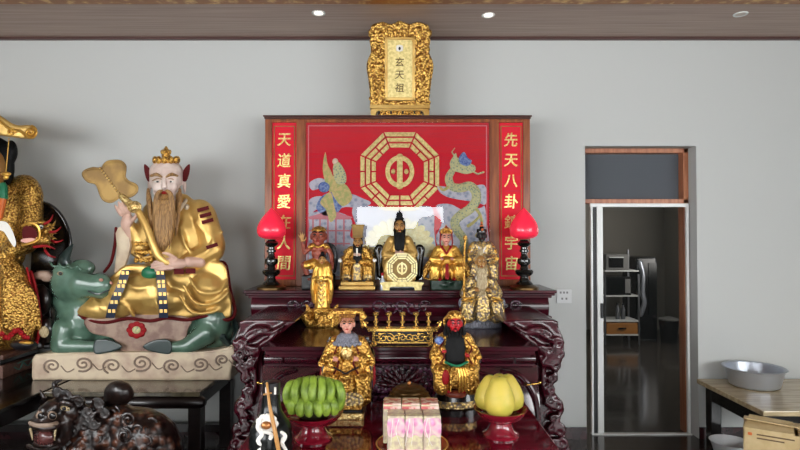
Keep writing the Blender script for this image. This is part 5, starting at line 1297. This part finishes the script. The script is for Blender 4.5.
# scroll-carved base
DF = 4.13
o1 = cr([(34, 384), (32.5, 366), (34, 357), (42, 354), (60, 353), (120, 352), (190, 352), (222, 350), (234, 345), (236, 356), (232, 368), (229, 384), (215, 384), (60, 384), (46, 384)], 4, True)
g = G(); g.prism([(X(a, DF), max(SZ, Z(b, DF))) for a, b in o1], DF, DF + .42)
bs = g.link('cloud_base', 'cloud_stone', ox_t, vox=.012, sm=3, ground=SZ)
g = S()
for (u, v, r, tr) in ((52, 366, 9, 1.6), (83, 364, 10, -1.7), (112, 366, 10, 1.6), (141, 363, 11, -1.8), (172, 366, 9, 1.6), (200, 364, 9, -1.6), (222, 360, 7, 1.5)):
    g.tube([(a, v + (b - v) * .78, (d - DF) / kx + .3) for a, b, _ in spiral((u, v, 0), r, 1.5, tr, 2.0, 26)], 1.1, 7, flat=.8)
    g.tube(cr([(u + r, v, (d - DF) / kx + .3), (u + r + 6, v + 6, (d - DF) / kx + .3), (u + r + 13, v + 3, (d - DF) / kx + .3)], 4), .6, 6, flat=.8)
g.link('carved_scroll', 'cloud_line', bs)
g = S(); g.tube(cr([(a, b, (d - DF) / kx) for a, b in ((36, 355.5), (80, 354), (130, 353.2), (200, 352.9), (232, 347.5))], 5), 1.2, 7).link('rim', 'cloud_stone', bs)
# ox body
g = S()
g.ell((150, 326, -4), (78, 26, 20)).ell((212, 326, -2), (23, 25, 19)).ell((78, 322, 0), (24, 26, 18)).ell((72, 300, 2), (22, 18, 15))
g.cap((206, 334, 14), (186, 347, 18), 12, 9).cap((188, 347, 19), (166, 348, 20), 8, 6.5).ell((213, 322, 10), (18, 19, 12))
g.cap((62, 330, 12), (58, 346, 16), 12, 9).cap((58, 347, 17), (96, 347, 19), 8.4, 6.4)
# head turned towards the rider's front
g.ell((70, 283, 12), (21, 20, 15)).cap((78, 284, 17), (100, 287, 21), 14.5, 11).ell((100, 286, 21), (13.5, 13.5, 11)).ell((60, 272, 18), (8, 7, 6)).ell((82, 268, 10), (14, 9, 10))
bd = g.link('ox_body', 'ox_green', ox_t, vox=.013, sm=4)
for e in ((66, 267, 10, 73, 244.5),):
    S().tube(cr([(e[0], e[1], e[2]), (e[0] - 1, e[1] - 9, e[2] + 1), (e[3], e[4], e[2])], 5), [8.5, 7.6, 4.6, .8] if e[0] < 80 else [5, 4, 2, .7], 10).link('horn', 'ox_dark', bd)
S().ell((42, 275, 12), (10, 4.6, 4), rz=-.12).ell((47, 277, 12), (7, 5, 4)).link('ear', 'saddle_tan', bd, vox=.006, sm=2)
S().ell((60, 273.5, 23.5), (3, 2.2, 2)).link('eye', 'grey_beard', bd); S().ell((60.3, 273.6, 25), (1.9, 1.8, 1)).link('pupil', 'paint_black', bd)
g = S(); g.tube(cr([(88, 291, 31), (98, 294, 32.6), (109, 290, 29)], 5), 1.0, 6).link('mouth_line', 'ox_dark', bd)
S().ell((110.5, 283, 25.5), (2.4, 2, 2.4)).ell((101, 280, 31), (2.2, 1.6, 1.6)).link('nostril', 'pink_skin', bd)
for c in ((52, 282, 25.5), ):
    g = S()
    for i in range(4): g.tube(cr([(50 + i * 9, 262 + i, 20), (53 + i * 9, 266 + i, 25 - i), (58 + i * 8, 266 + i, 24 - i)], 4), 1.4, 6)
    g.link('brow_ridge', 'ox_green', bd, vox=.008)
for (u, s) in ((108, 1), (157, -1)):
    g = S(); g.prism(cr([(u - 13 * s, 340.5), (u, 339.5), (u + 14 * s, 345.5), (u + 10 * s, 350), (u - 4 * s, 353.5), (u - 14 * s, 353)], 4, True), 12, 27); g.link('hoof', 'ox_dark', bd, vox=.008, sm=3)
g = S(); g.tube(cr([(232, 318, -4), (237, 332, 4), (229, 344, 8), (222, 336, 14)], 5), [3, 3, 3.6], 8).link('tail', 'ox_dark', bd)
# saddle cloth with red flower
g = S(); g.prism(cr([(92, 316), (184, 316), (188, 330), (182, 346), (172, 351), (126, 352), (118, 346), (112, 338), (90, 332)], 4, True), 4, 19.5); sd = g.link('saddle_cloth', 'saddle_tan', ox_t, vox=.01, sm=3)
g = S()
for i in range(8):
    a = 2 * PI * i / 8; g.ell((136.5 + 6.2 * math.cos(a), 330 + 5.4 * math.sin(a), 20), (4, 3.4, 1.6), n=8, m=6)
g.link('flower', 'paint_red', sd)
S().ell((136.5, 330, 21), (4.4, 3.8, 1.8)).link('flower_centre', 'mural_teal', sd)
# robe
g = S()
g.ell((177, 236, -2), (31, 44, 17)).ell((178, 278, 2), (46, 22, 19)).ell((155, 215, 0), (14, 14, 13)).ell((199, 214, 0), (16, 15, 13))
g.cap((203, 216, 2), (213, 246, 6), 14, 13).cap((213, 250, 8), (182, 268, 17), 12, 9)           # arm across the lap
g.cap((152, 217, 2), (139, 246, 8), 12, 12).cap((139, 246, 8), (131, 228, 14), 10, 7)             # raised forearm
g.cap((205, 292, 8), (216, 300, 8), 22, 17).cap((150, 292, 12), (118, 294, 12), 22, 18)           # knees
g.prism(cr([(77, 312), (90, 298), (112, 276), (132, 264), (182, 270), (222, 262), (229, 290), (232, 310), (228, 318), (206, 314), (186, 318), (166, 316), (150, 319), (128, 317), (106, 321), (88, 318)], 4, True), 2, 18)
g.ell((150, 300, 14), (40, 16, 13)).ell((202, 300, 12), (24, 17, 13))
for pts in (((190, 278, 25), (200, 292, 30), (218, 292, 26), (226, 282, 18)), ((184, 286, 28), (196, 303, 31), (214, 303, 27), (228, 292, 18)), ((180, 296, 28), (192, 312, 27), (212, 312, 24), (228, 304, 16)),
            ((104, 284, 20), (114, 296, 30), (126, 306, 28), (134, 316, 24)), ((92, 298, 18), (102, 308, 26), (112, 316, 22)), ((138, 276, 24), (146, 290, 31), (156, 302, 30), (160, 314, 26)), ((120, 276, 22), (130, 286, 30), (142, 288, 32), (160, 282, 28)),
            ((206, 232, 14), (214, 240, 18), (206, 252, 20), (192, 258, 22)), ((196, 222, 13), (206, 232, 15), (222, 232, 10)), ((180, 226, 14), (186, 246, 17), (196, 256, 18)), ((132, 252, 16), (142, 258, 18), (152, 256, 18))):
    g.tube(cr(pts, 5), 2.1, 7)
g.ell((100, 310, 18), (22, 9, 9)).ell((118, 304, 20), (18, 14, 10))
rb = g.link('robe', 'gold_smooth', ox_t, vox=.011, sm=3)
g = S(); g.tube(cr([(78, 315, 15), (90, 320.5, 18), (107, 322.5, 19), (128, 318.5, 20), (150, 321, 20), (167, 318, 20), (187, 320, 19), (206, 316, 19), (228, 320, 17), (235, 311, 12), (230, 290, 6), (226, 266, 2), (220, 262, 0)], 4), 1.9, 7).link('hem', 'paint_maroon', rb)
for pts in (((126, 270), (121, 286), (114, 302), (110, 318)), ((160, 270), (161.5, 286), (163, 302), (163.5, 318))):
    c = cr(pts, 4); w = 4.6
    def dep(v): return 29.5 + 5.0 * math.sin(max(0, min(1, (v - 268) / 50)) * PI)
    g = S(); L = [(a - w, b, dep(b)) for a, b in c] + [(a + w, b, dep(b)) for a, b in c]; n = len(c)
    L2 = [(a, b, e - 9) for a, b, e in L]
    F_ = []
    for i in range(n - 1): F_ += [(i, i + 1, n + i + 1, n + i), (2 * n + i, 3 * n + i, 3 * n + i + 1, 2 * n + i + 1), (i, 2 * n + i, 2 * n + i + 1, i + 1), (n + i, n + i + 1, 3 * n + i + 1, 3 * n + i)]
    F_ += [(0, n, 3 * n, 2 * n), (n - 1, 3 * n - 1, 4 * n - 1, 2 * n - 1)]
    g.add(L + L2, F_); sa = g.link('sash', 'paint_navy', rb)
    for i in range(6):
        j = (i + .6) / 6.4 * (n - 1); a = c[int(j)]
        for s in (-1, 1): S().box((a[0] + s * 2.2 - 1.5, a[1] - 1.7, dep(a[1]) - .6), (a[0] + s * 2.2 + 1.5, a[1] + 1.7, dep(a[1]) + .6)).link('gold_plate', 'gold_smooth', sa)
for (a, b, c_, e) in ((203, 209, 15, -.25), (205.5, 215, 17, -.25), (207.5, 221, 18, -.25), (212, 246, 21, -.3)):
    S().box((a - 6, b - 1.9, c_ - 3), (a + 6, b + 1.9, c_ + 2), rz=e).link('sleeve_bar', 'paint_maroon', rb)
for (a, b) in ((179, 271.5), (190.5, 271)): S().box((a - 5, b - 2.6, 24), (a + 5, b + 2.6, 34)).link('knee_patch', 'paint_maroon', rb)
S().ell((150, 273, 25), (9, 7, 6)).link('belt_knot', 'paint_green', rb)
g = S()
for i in range(7): g.ell((159 + i * 4.6, 196 + abs(i - 3.4) * 1.5 + (7 if i > 3 else 6), 10), (3, 3, 3), n=8, m=6)
g.tube(cr([(156, 205, 12), (163, 216, 16), (172, 220, 17), (178, 212, 15), (186, 200, 6)], 5), 2, 8).link('collar', 'cloud_stone', rb)
g = S(); g.tube(cr([(122, 232, 14), (124, 246, 16), (121, 262, 12), (118, 272, 6)], 5), [7, 8, 6, 4], 9, flat=.7).link('sleeve_lining', 'cloud_stone', rb)
g = S(); g.tube(cr([(116, 228, 14), (115, 244, 14), (111, 262, 8), (104, 272, 4)], 5), [1.6, 1.8, 1.4], 8).link('sleeve_edge', 'paint_maroon', rb)
g = S()
for i in range(12): g.ell((136 + (i % 4) * 5, 244 + (i // 4) * 8, 19), (2.6, 3.2, 2), n=8, m=6)
g.link('sleeve_embroidery', 'gold_fine', rb, vox=.006)
# head
g = S()
g.ell((166, 178, 8), (17, 18, 15)).ell((166, 172, 6), (17.6, 12, 15)).ell((165, 190, 11), (12.5, 12, 11)).ell((164, 183, 23.2), (2.6, 6, 3.6)).ell((164, 186.4, 24.2), (3.6, 2.4, 2.8))
for e in (-1, 1): g.ell((165 + e * 8, 187, 17), (5, 4.6, 4)).ell((167 + e * 17.6, 186, 4), (2, 7.5, 3.4))
g.ell((164.5, 196.5, 19), (5, 3.4, 4)).tube([(167, 196, 4), (170, 210, 2)], 9, 10)
hd = g.link('head', 'ivory_skin', ox_t, vox=.0075, sm=3)
for e in (-1, 1):
    S().ell((164 + e * 7, 181.6, 20.4), (3.2, .9, 1.6)).link('eye', 'paint_white', hd); S().ell((164 + e * 6.6, 181.7, 21.6), (1.3, .8, .8)).link('pupil', 'paint_black', hd)
    S().tube(cr([(164 + e * 2.4, 179.2, 22), (164 + e * 7, 178.6, 21.8), (164 + e * 11.4, 180.6, 19)], 4), .55, 6).link('eyelid', 'brown_beard', hd)
    S().tube(cr([(164 + e * 2.2, 177, 22.8), (164 + e * 7.5, 174.4, 22), (164 + e * 13.6, 176, 17.6)], 4), [1, 1.9, 1.1], 7).link('eyebrow', 'brown_beard', hd)
    g = S(); g.prism(cr([(167 + e * 15, 180), (167 + e * 16.5, 170), (167 + e * 22.5, 164), (167 + e * 22.6, 172), (167 + e * 19.5, 181)], 4, True), -2, 8); g.link('temple_crest', 'paint_maroon', hd)
S().ell((164, 192.6, 22), (4, 1.6, 1.6)).link('mouth', 'paint_red', hd)
g = S()
g.tube(cr([(164.5, 197, 20), (164, 212, 24), (163.5, 232, 25), (163, 250, 24)], 5), [7, 11, 11.5, 9, 2.5], 14, flat=.5)
for e in (-1, 1):
    g.tube(cr([(164 + e * 2, 190.4, 25), (164 + e * 6.5, 194, 25), (164 + e * 8.4, 206, 26), (164 + e * 8.6, 224, 27), (164 + e * 7, 243, 26)], 5), [1.4, 2.6, 3.2, 2.6, .8], 8)
    g.tube(cr([(164 + e * 16, 189, 12), (164 + e * 15, 200, 16), (164 + e * 13.4, 218, 21), (164 + e * 12, 236, 23)], 5), [1.6, 3, 2.6, .8], 8)
for i in range(-2, 3): g.tube(cr([(164 + i * 3, 200, 26.5), (164 + i * 4, 222, 30), (163 + i * 3, 249, 27)], 5), [1.2, 1.8, .7], 6)
g.link('beard', 'brown_beard', hd, vox=.006, sm=1)
g = S()
g.ell((166, 163, 6), (11, 3.6, 10))
for i in range(11):
    a = 2 * PI * i / 11; g.ell((166 + 11.4 * math.cos(a), 160, 6 + 10 * math.sin(a)), (3.2, 4.2, 2.8), n=8, m=6)
cw = g.link('crown', 'gold_fine', hd, vox=.006, sm=1)
g = S(); g.lathe((166, 158, 6), [(4, 0), (4.8, -2), (3.6, -5), (4.2, -6.5), (2.4, -9), (1, -11.5), (0, -12)], 14)
for i in range(6): a = 2 * PI * i / 6; g.ell((166 + 4 * math.cos(a), 152, 6 + 4 * math.sin(a)), (1.6, 2.4, 1.6), n=8, m=6)
g.link('flame_jewel', 'gold_fine', cw)
# hands: raised hand beside the fan, resting hand on the lap
g = S(); g.ell((127, 222, 18), (6.4, 9, 5), rz=.25)
for (a, b, c_, e) in ((121, 215, 115, 205), (123.5, 213, 118.5, 202), (126.5, 212.5, 122.5, 201.5), (130, 213, 128, 204)):
    g.tube(cr([(a, b, 20), ((a + c_) / 2 - .6, (b + e) / 2, 22), (c_, e, 21)], 4), [1.9, 1.7, 1.2], 8)
g.tube(cr([(131, 222, 20), (136, 216, 24), (137, 211, 24)], 4), [2.2, 2, 1.4], 8).cap((128, 229, 16), (129, 240, 13), 5.4, 5.2)
g.link('raised_hand', 'hand_skin', ox_t, vox=.006, sm=2)
g = S(); g.ell((178, 264, 27), (9.5, 5.4, 5), rz=-.1).cap((188, 262, 24), (200, 262, 18), 5.4, 6)
for i, (b, L) in enumerate(((259.5, 16), (262.6, 19), (265.6, 19), (268.4, 15))):
    g.tube(cr([(172, b, 29), (166 - L * .2, b + .6, 32), (170 - L, b + 2.2, 30)], 4), [2, 1.8, 1.2], 8)
g.tube(cr([(176, 258.6, 28), (168, 254, 31), (163, 253, 31)], 4), [2.2, 1.9, 1.3], 8)
g.link('resting_hand', 'hand_skin', ox_t, vox=.006, sm=2)
# fan
fan = [(83, 175.5), (84.5, 171), (93, 168), (101, 168.5), (105, 163.5), (110, 161), (120, 161), (125, 165), (125.5, 170), (125, 177), (129, 181.5), (135.5, 184.5), (137.5, 188), (136, 193), (129, 197), (121, 195), (117, 199), (111, 202), (104.5, 200.5), (100.5, 195), (98.5, 189), (95.5, 183.5), (88, 181.5)]
c = cr(fan, 4, True)
g = S(); g.prism(c, 19, 23); fo = g.link('fan', 'gold_dull', ox_t, vox=.007, sm=2)
g = S(); g.tube([(a, b, 22) for a, b in c] + [(c[0][0], c[0][1], 22)], 1.1, 6).link('fan_rim', 'gold_dull', fo)
g = S()
for i in range(12):
    q_ = i / 11; g.ell((100 + 20 * q_, 168 + 27 * q_, 23.4), (1.2, 1.2, 1), n=8, m=5)
g.link('fan_bead', 'gold_pale_fine', fo)
S().ell((134.5, 207, 24), (7.4, 6.2, 3)).ell((134.5, 207, 26.4), (5, 4.2, 2)).tube([(121, 196, 22), (130, 204, 23)], [3.4, 4], 8).link('fan_joint', 'gold_pale_fine', fo)
g = S(); g.tube(cr([(138, 211, 25), (146, 226, 28), (152, 242, 31), (158, 256, 32), (167, 263, 32)], 5), [3.6, 4, 4, 4, 3.2], 10, flat=.5).link('fan_handle', 'gold_smooth', fo)

# ---------------------------------------------------------------- huge gold-robed figure at the picture's edge
d = 4.42; kx = d / F; x = X(-4, d); vb = V(SZ, d)
gt = thing('enthroned_deity_statue', 'huge gold dragon-robed statue with a flat scroll-ended crown, on the long black table', 'statue', (x, d, SZ))
def S(): return G(o=(x, d, SZ), k=(kx, -kx, kx), p0=(-4, vb, 0), persp=True)
# stepped plinth
PX = -2.975
def zf_(v): return Z(v, 4.18)
pl_ = mbox((-3.75, 4.18, SZ), (PX, 4.66, zf_(366))).link('lower_plinth', 'brown_wood', gt, bevel=.006)
mbox((-3.7, 4.2, zf_(366)), (PX - .03, 4.65, zf_(359.5))).link('plinth_band', 'black_lacquer', gt, bevel=.004)
mbox((-3.8, 4.15, zf_(359.5)), (PX + .02, 4.66, zf_(354.5))).link('plinth_top', 'brown_wood', gt, bevel=.006)
zm_ = (SZ + zf_(366)) / 2
G().tube(cr([(PX + .002, 4.3, zm_ + .01), (PX + .002, 4.36, zm_ - .02), (PX + .002, 4.4, zm_ + .022), (PX + .002, 4.46, zm_ - .015), (PX + .002, 4.52, zm_ + .02), (PX + .002, 4.58, zm_ - .01), (PX + .002, 4.63, zm_ + .02)], 6), .005, 6).tube(cr([(PX + .002, 4.34, zm_ + .03), (PX + .002, 4.42, zm_ + .035), (PX + .002, 4.5, zm_ + .03)], 5), .004, 6).link('painted_scroll', 'teal_paint', pl_)
# robe
g = S()
g.ell((-6, 228, 0), (36, 62, 22)).ell((24, 198, 2), (20, 24, 17)).ell((-32, 198, 2), (20, 24, 17)).cap((28, 206, 2), (28, 236, 12), 16, 15).cap((26, 240, 12), (10, 250, 30), 14, 10)
g.ell((-6, 300, 10), (42, 50, 26)).cap((10, 285, 20), (20, 332, 26), 22, 17).cap((-26, 285, 20), (-32, 332, 26), 22, 17).ell((-6, 335, 14), (44, 16, 22))
for i in range(6):
    a = 4 + i * 6.4; g.tube(cr([(a * .5, 268 + i * 2, 36), (a * .95, 295, 44 - i), (a * 1.12, 330, 42 - i * 2)], 5), 2.4, 7)
for i in range(5):
    g.tube(cr([(-2 + i * 5, 252 + i * 3, 34 - i), (6 + i * 6.4, 282 + i * 2, 42 - i * 2), (8 + i * 6.8, 322, 43 - i * 2.4)], 5), 2.6, 7)
rb = g.link('robe', 'gold_carved', gt, vox=.013, sm=3)
g = S(); g.tube(cr([(31, 272, 30), (37, 296, 32), (40, 326, 30), (36, 344, 30)], 5), 2, 8); g.tube(cr([(27, 268, 33), (33, 296, 36), (35, 326, 34)], 5), 1.3, 8).link('robe_edge', 'paint_red', rb)
g = S(); g.prism(cr([(-2, 222), (6, 222), (12, 230), (16, 242), (14, 247), (9, 240), (4, 232), (-2, 229)], 4, True), 30, 39).link('sleeve_lining', 'paint_white', rb)
g = S()
for i in range(9): g.ell((2 + i * 3.2, 334 + 4 * math.sin(i), 44), (3.2, 3, 3), n=8, m=6)
g.link('hem_ornament', 'paint_red', rb)
S().ell((24, 345, 44), (14, 6, 10)).link('boot', 'paint_black', gt); S().ell((26, 343, 50), (8, 2.5, 5)).link('boot_trim', 'gold', gt)
# head, hair, crown board
g = S(); g.ell((-12, 168, 12), (20, 26, 20)).ell((-12, 182, 16), (14, 14, 14)).ell((-12, 172, 31), (4, 7, 4)).tube([(-10, 190, 8), (-10, 204, 4)], 13, 10)
hd = g.link('head', 'gold_skin', gt, vox=.012, sm=2)
for e in (-1, 1): S().ell((-12 + e * 8, 168, 29), (4, 2, 2)).link('eye', 'paint_white', hd)
S().ell((-12, 184, 29), (5, 2, 2)).link('mouth', 'paint_red', hd)
g = S(); g.ell((-8, 158, 4), (23, 22, 20)).ell((11, 152, 10), (7, 12, 10)).ell((7, 168, 12), (8, 18, 9)).ell((-12, 200, 26), (11, 26, 6)).link('hair', 'black_hair', hd, vox=.011, sm=2)
g = S()
g.prism(cr([(-70, 118), (-40, 112), (-8, 112), (4, 118), (16, 125), (30, 125), (37, 130), (35, 138), (28, 139), (10, 137), (-10, 134), (-50, 134), (-74, 132)], 5, True), -14, 36)
cw = g.link('crown_board', 'gold_smooth', hd, vox=.012, sm=3)
g = S(); g.tube(spiral((30.5, 132.5, 36.5), 6.6, 1.2, 1.7, -1.4, 24), 1.5, 8); g.tube(cr([(0, 121, 36.5), (10, 129, 36.5), (20, 131, 36.5), (25, 136, 36.5)], 5), 1.4, 8).tube(spiral((11, 132, 36.5), 4, 1, -1.4, 0, 16), 1.1, 6).link('crown_scroll', 'gold', cw)
g = S(); g.tube([(9, 138, 32), (6, 172, 34)], .5, 6); g.link('cord', 'gold', cw)
g = S(); g.ell((6, 174, 35), (5.4, 2.2, 2)).ell((6, 177, 35), (3, 3, 2)).link('pendant', 'gold', cw)
S().tube([(3, 186, 34), (3, 198, 35)], [5, 5.4], 10).link('green_tassel_cap', 'paint_green', cw)
S().tube([(2.4, 199, 35), (0, 218, 37)], [5, 3], 10).link('orange_tassel', 'paint_orange', cw)
# dragon head of the armrest and chair back
g = S()
g.ell((34, 236, 30), (12, 10, 9)).cap((36, 238, 34), (46, 240, 40), 8, 5).ell((44, 231, 36), (6, 4, 5))
g.tube(cr([(30, 228, 30), (40, 222, 28), (52, 226, 26), (56, 220, 24)], 5), [3, 2.6, 1.8, .6], 8)
for i in range(7):
    a = -1.0 + i * .34; g.tube(cr([(38, 236, 30), (38 + 12 * math.cos(a), 236 + 11 * math.sin(a), 30), (38 + 20 * math.cos(a + .2), 236 + 17 * math.sin(a + .2), 27)], 4), [2.6, 1.8, .5], 7)
dh = g.link('dragon_armrest', 'gold_carved', gt, vox=.008, sm=2)
S().prism(cr([(23, 228), (30, 226), (36, 230), (37, 237), (30, 240), (23, 238)], 3, True), 36, 42).link('dragon_mouth', 'paint_maroon', dh); S().prism(cr([(22, 239), (32, 238), (37, 240.5), (31, 243), (22, 242)], 3, True), 36, 43).link('dragon_tongue', 'pink_skin', dh)
S().tube(cr([(34, 247, 40), (46, 246, 42), (55, 249, 40)], 4), [1.6, 1.4, .5], 7).link('dragon_whisker', 'paint_red', dh)
S().tube(cr([(22, 226, 42), (30, 223, 43), (38, 227, 43), (39, 238, 42), (31, 243, 43), (22, 245, 42)], 4), [1.4, 1.8, 1.4], 7).link('dragon_lip', 'gold', dh)
S().ell((41, 227, 42), (2.6, 2.2, 2)).link('dragon_eye', 'paint_white', dh); S().ell((41.3, 227.2, 43.6), (1.3, 1.2, 1)).link('dragon_pupil', 'paint_black', dh)
for (a, b, e) in ((44, 224, -.5), (49, 232, -.1), (50, 240, .3), (45, 250, .9)):
    S().tube(cr([(a, b, 36), (a + 7 * math.cos(e), b + 7 * math.sin(e), 38), (a + 13 * math.cos(e - .3), b + 13 * math.sin(e - .3), 36)], 4), [1.5, 1.3, .4], 6).link('dragon_flame', 'paint_red', dh)
g = S(); g.prism(cr([(36, 204), (48, 205), (60, 215), (68, 232), (69, 250), (60, 262), (40, 290), (30, 290)], 5, True), -12, -4); g.tube(cr([(36, 204, -4), (48, 205, -4), (60, 215, -4), (68, 232, -4), (69, 250, -4), (60, 262, -4)], 5), 3, 8)
g.link('chair_back', 'black_lacquer', gt, vox=.012, sm=2)
g = S()
for (u0, u1) in ((36, 52),):
    g.box((u0, 349, -10), (u1, 270, 4)); g.box((34, 349, 10), (44, 284, 24)).ell((44, 300, 22), (8, 14, 8)).ell((46, 330, 24), (9, 14, 8))
g.link('chair_frame', 'dark_wood', gt, vox=.012, sm=2)
S().ell((44, 332, 33), (5, 6, 2)).link('chair_inlay', 'grey_beard', gt)

# ---------------------------------------------------------------- carved wooden lion
d = 3.1; kx = d / F; x = X(100, d); LZ = 0.42; vb = V(LZ, d)
st_ = thing('lion_stand', 'low dark wooden stand beneath the carved lion, mostly below the frame', 'stand', (x, d, 0))
mbox((X(26, d), d - .26, 0), (X(182, d), d + .26, LZ)).link('block', 'dark_wood', st_, bevel=.01)
lt = thing('carved_lion', 'dark glossy carved wooden lion with open mouth, in front of the two side tables', 'lion carving', (x, d, LZ))
def S(): return G(o=(x, d, LZ), k=(kx, -kx, kx), p0=(100, vb, 0), persp=True)
g = S()
g.ell((136, 442, 0), (46, 36, 34)).ell((118, 424, 4), (26, 22, 26)).ell((160, 452, 0), (24, 34, 26)).ell((90, 440, 4), (30, 34, 28))
g.cap((76, 452, 22), (74, vb + 12, 28), 14, 10).cap((128, 456, 28), (122, vb + 12, 32), 13, 10).ell((150, vb + 8, 14), (24, 12, 22)).ell((76, vb + 16, 34), (13, 6, 12)).ell((122, vb + 16, 36), (13, 6, 12))
bd = g.link('body', 'lion_hide', lt, vox=.011, sm=3, ground=LZ)
g = S()
for (u, v, w) in ((128, 420, 28), (138, 430, 30), (146, 442, 31), (124, 436, 32), (152, 424, 22), (112, 414, 24)):
    g.tube(spiral((u, v, w), 8, 1.5, 1.5, u, 18), 1.5, 7)
g.link('carved_swirl', 'lion_wood', bd)
S().ell((119, 393, 4), (15.5, 13, 13)).ell((112, 402, 6), (10, 8, 9)).link('tail_knot', 'lion_mane', lt, vox=.01, sm=3)
g = S(); random.seed(31)
g.ell((63, 412, 22), (19, 16, 16)).ell((46, 419, 36), (14, 8, 10)).ell((44, 424, 38), (16, 8, 12)).ell((46, 446, 34), (15, 8, 12)).ell((60, 426, 26), (14, 22, 14)).ell((43, 417, 44), (6, 5, 5)).cap((52, 408, 34), (44, 412, 40), 9, 7)
g.tube(cr([(30, 422, 44), (38, 428, 50), (52, 428, 50), (58, 423, 42)], 5), 3.4, 8)
hd = g.link('head', 'lion_wood', lt, vox=.009, sm=2)
for (u, v) in ((40.5, 415.5), (52, 415.5)):
    S().ell((u, v, 45), (5, 4.8, 3)).link('nostril_rim', 'cloud_line', hd); S().ell((u + .5, v + .6, 47.4), (3.6, 3.6, 2)).link('nostril', 'black_lacquer', hd)
S().tube(cr([(30, 423, 50), (38, 425.5, 54.5), (50, 425, 54.5), (57, 423, 48)], 5), 2.3, 8, flat=.6).link('lip', 'cloud_line', hd)
S().ell((45, 438, 40), (11.5, 9, 10)).link('tongue', 'lion_tongue', hd)
for u in (30.5, 55.5): S().tube([(u, 429, 48), (u + (2 if u < 40 else -1), 440, 47)], [1.6, .6], 8).link('fang', 'grey_beard', hd)
S().tube(cr([(28, 446, 40), (42, 451, 48), (57, 446, 42)], 5), 2.4, 8).link('lower_lip', 'lion_mane', hd)
g = S()
for (u, v, r) in ((66, 396, 7), (78, 402, 8), (88, 412, 8), (74, 416, 8), (84, 426, 8), (72, 432, 8), (94, 424, 7), (82, 442, 8), (66, 446, 8), (98, 404, 7), (58, 392, 6), (104, 414, 7), (94, 438, 8)):
    g.ell((u, v, 20), (r, r * .9, 9), n=10, m=7); g.tube(spiral((u, v, 29), r * .95, 1.2, 1.6, u, 18), 1.5, 7)
g.tube(cr([(60, 396, 26), (54, 384, 24), (62, 380, 22)], 4), [4, 3, 1], 8).tube(cr([(44, 398, 28), (40, 390, 28)], 4), [3, 1], 8)
g.link('mane', 'lion_mane', hd, vox=.0065, sm=0)
S().ell((65, 408.5, 37), (5.2, 2.6, 2.4), rz=.2).link('eye', 'grey_beard', hd); S().ell((64, 408.8, 39), (2.2, 2, 1.4)).link('pupil', 'paint_black', hd); S().tube(cr([(57, 406, 36), (64, 402.5, 39), (72, 405, 36)], 4), [1.6, 2.4, 1.4], 8).link('eyebrow', 'lion_wood', hd)
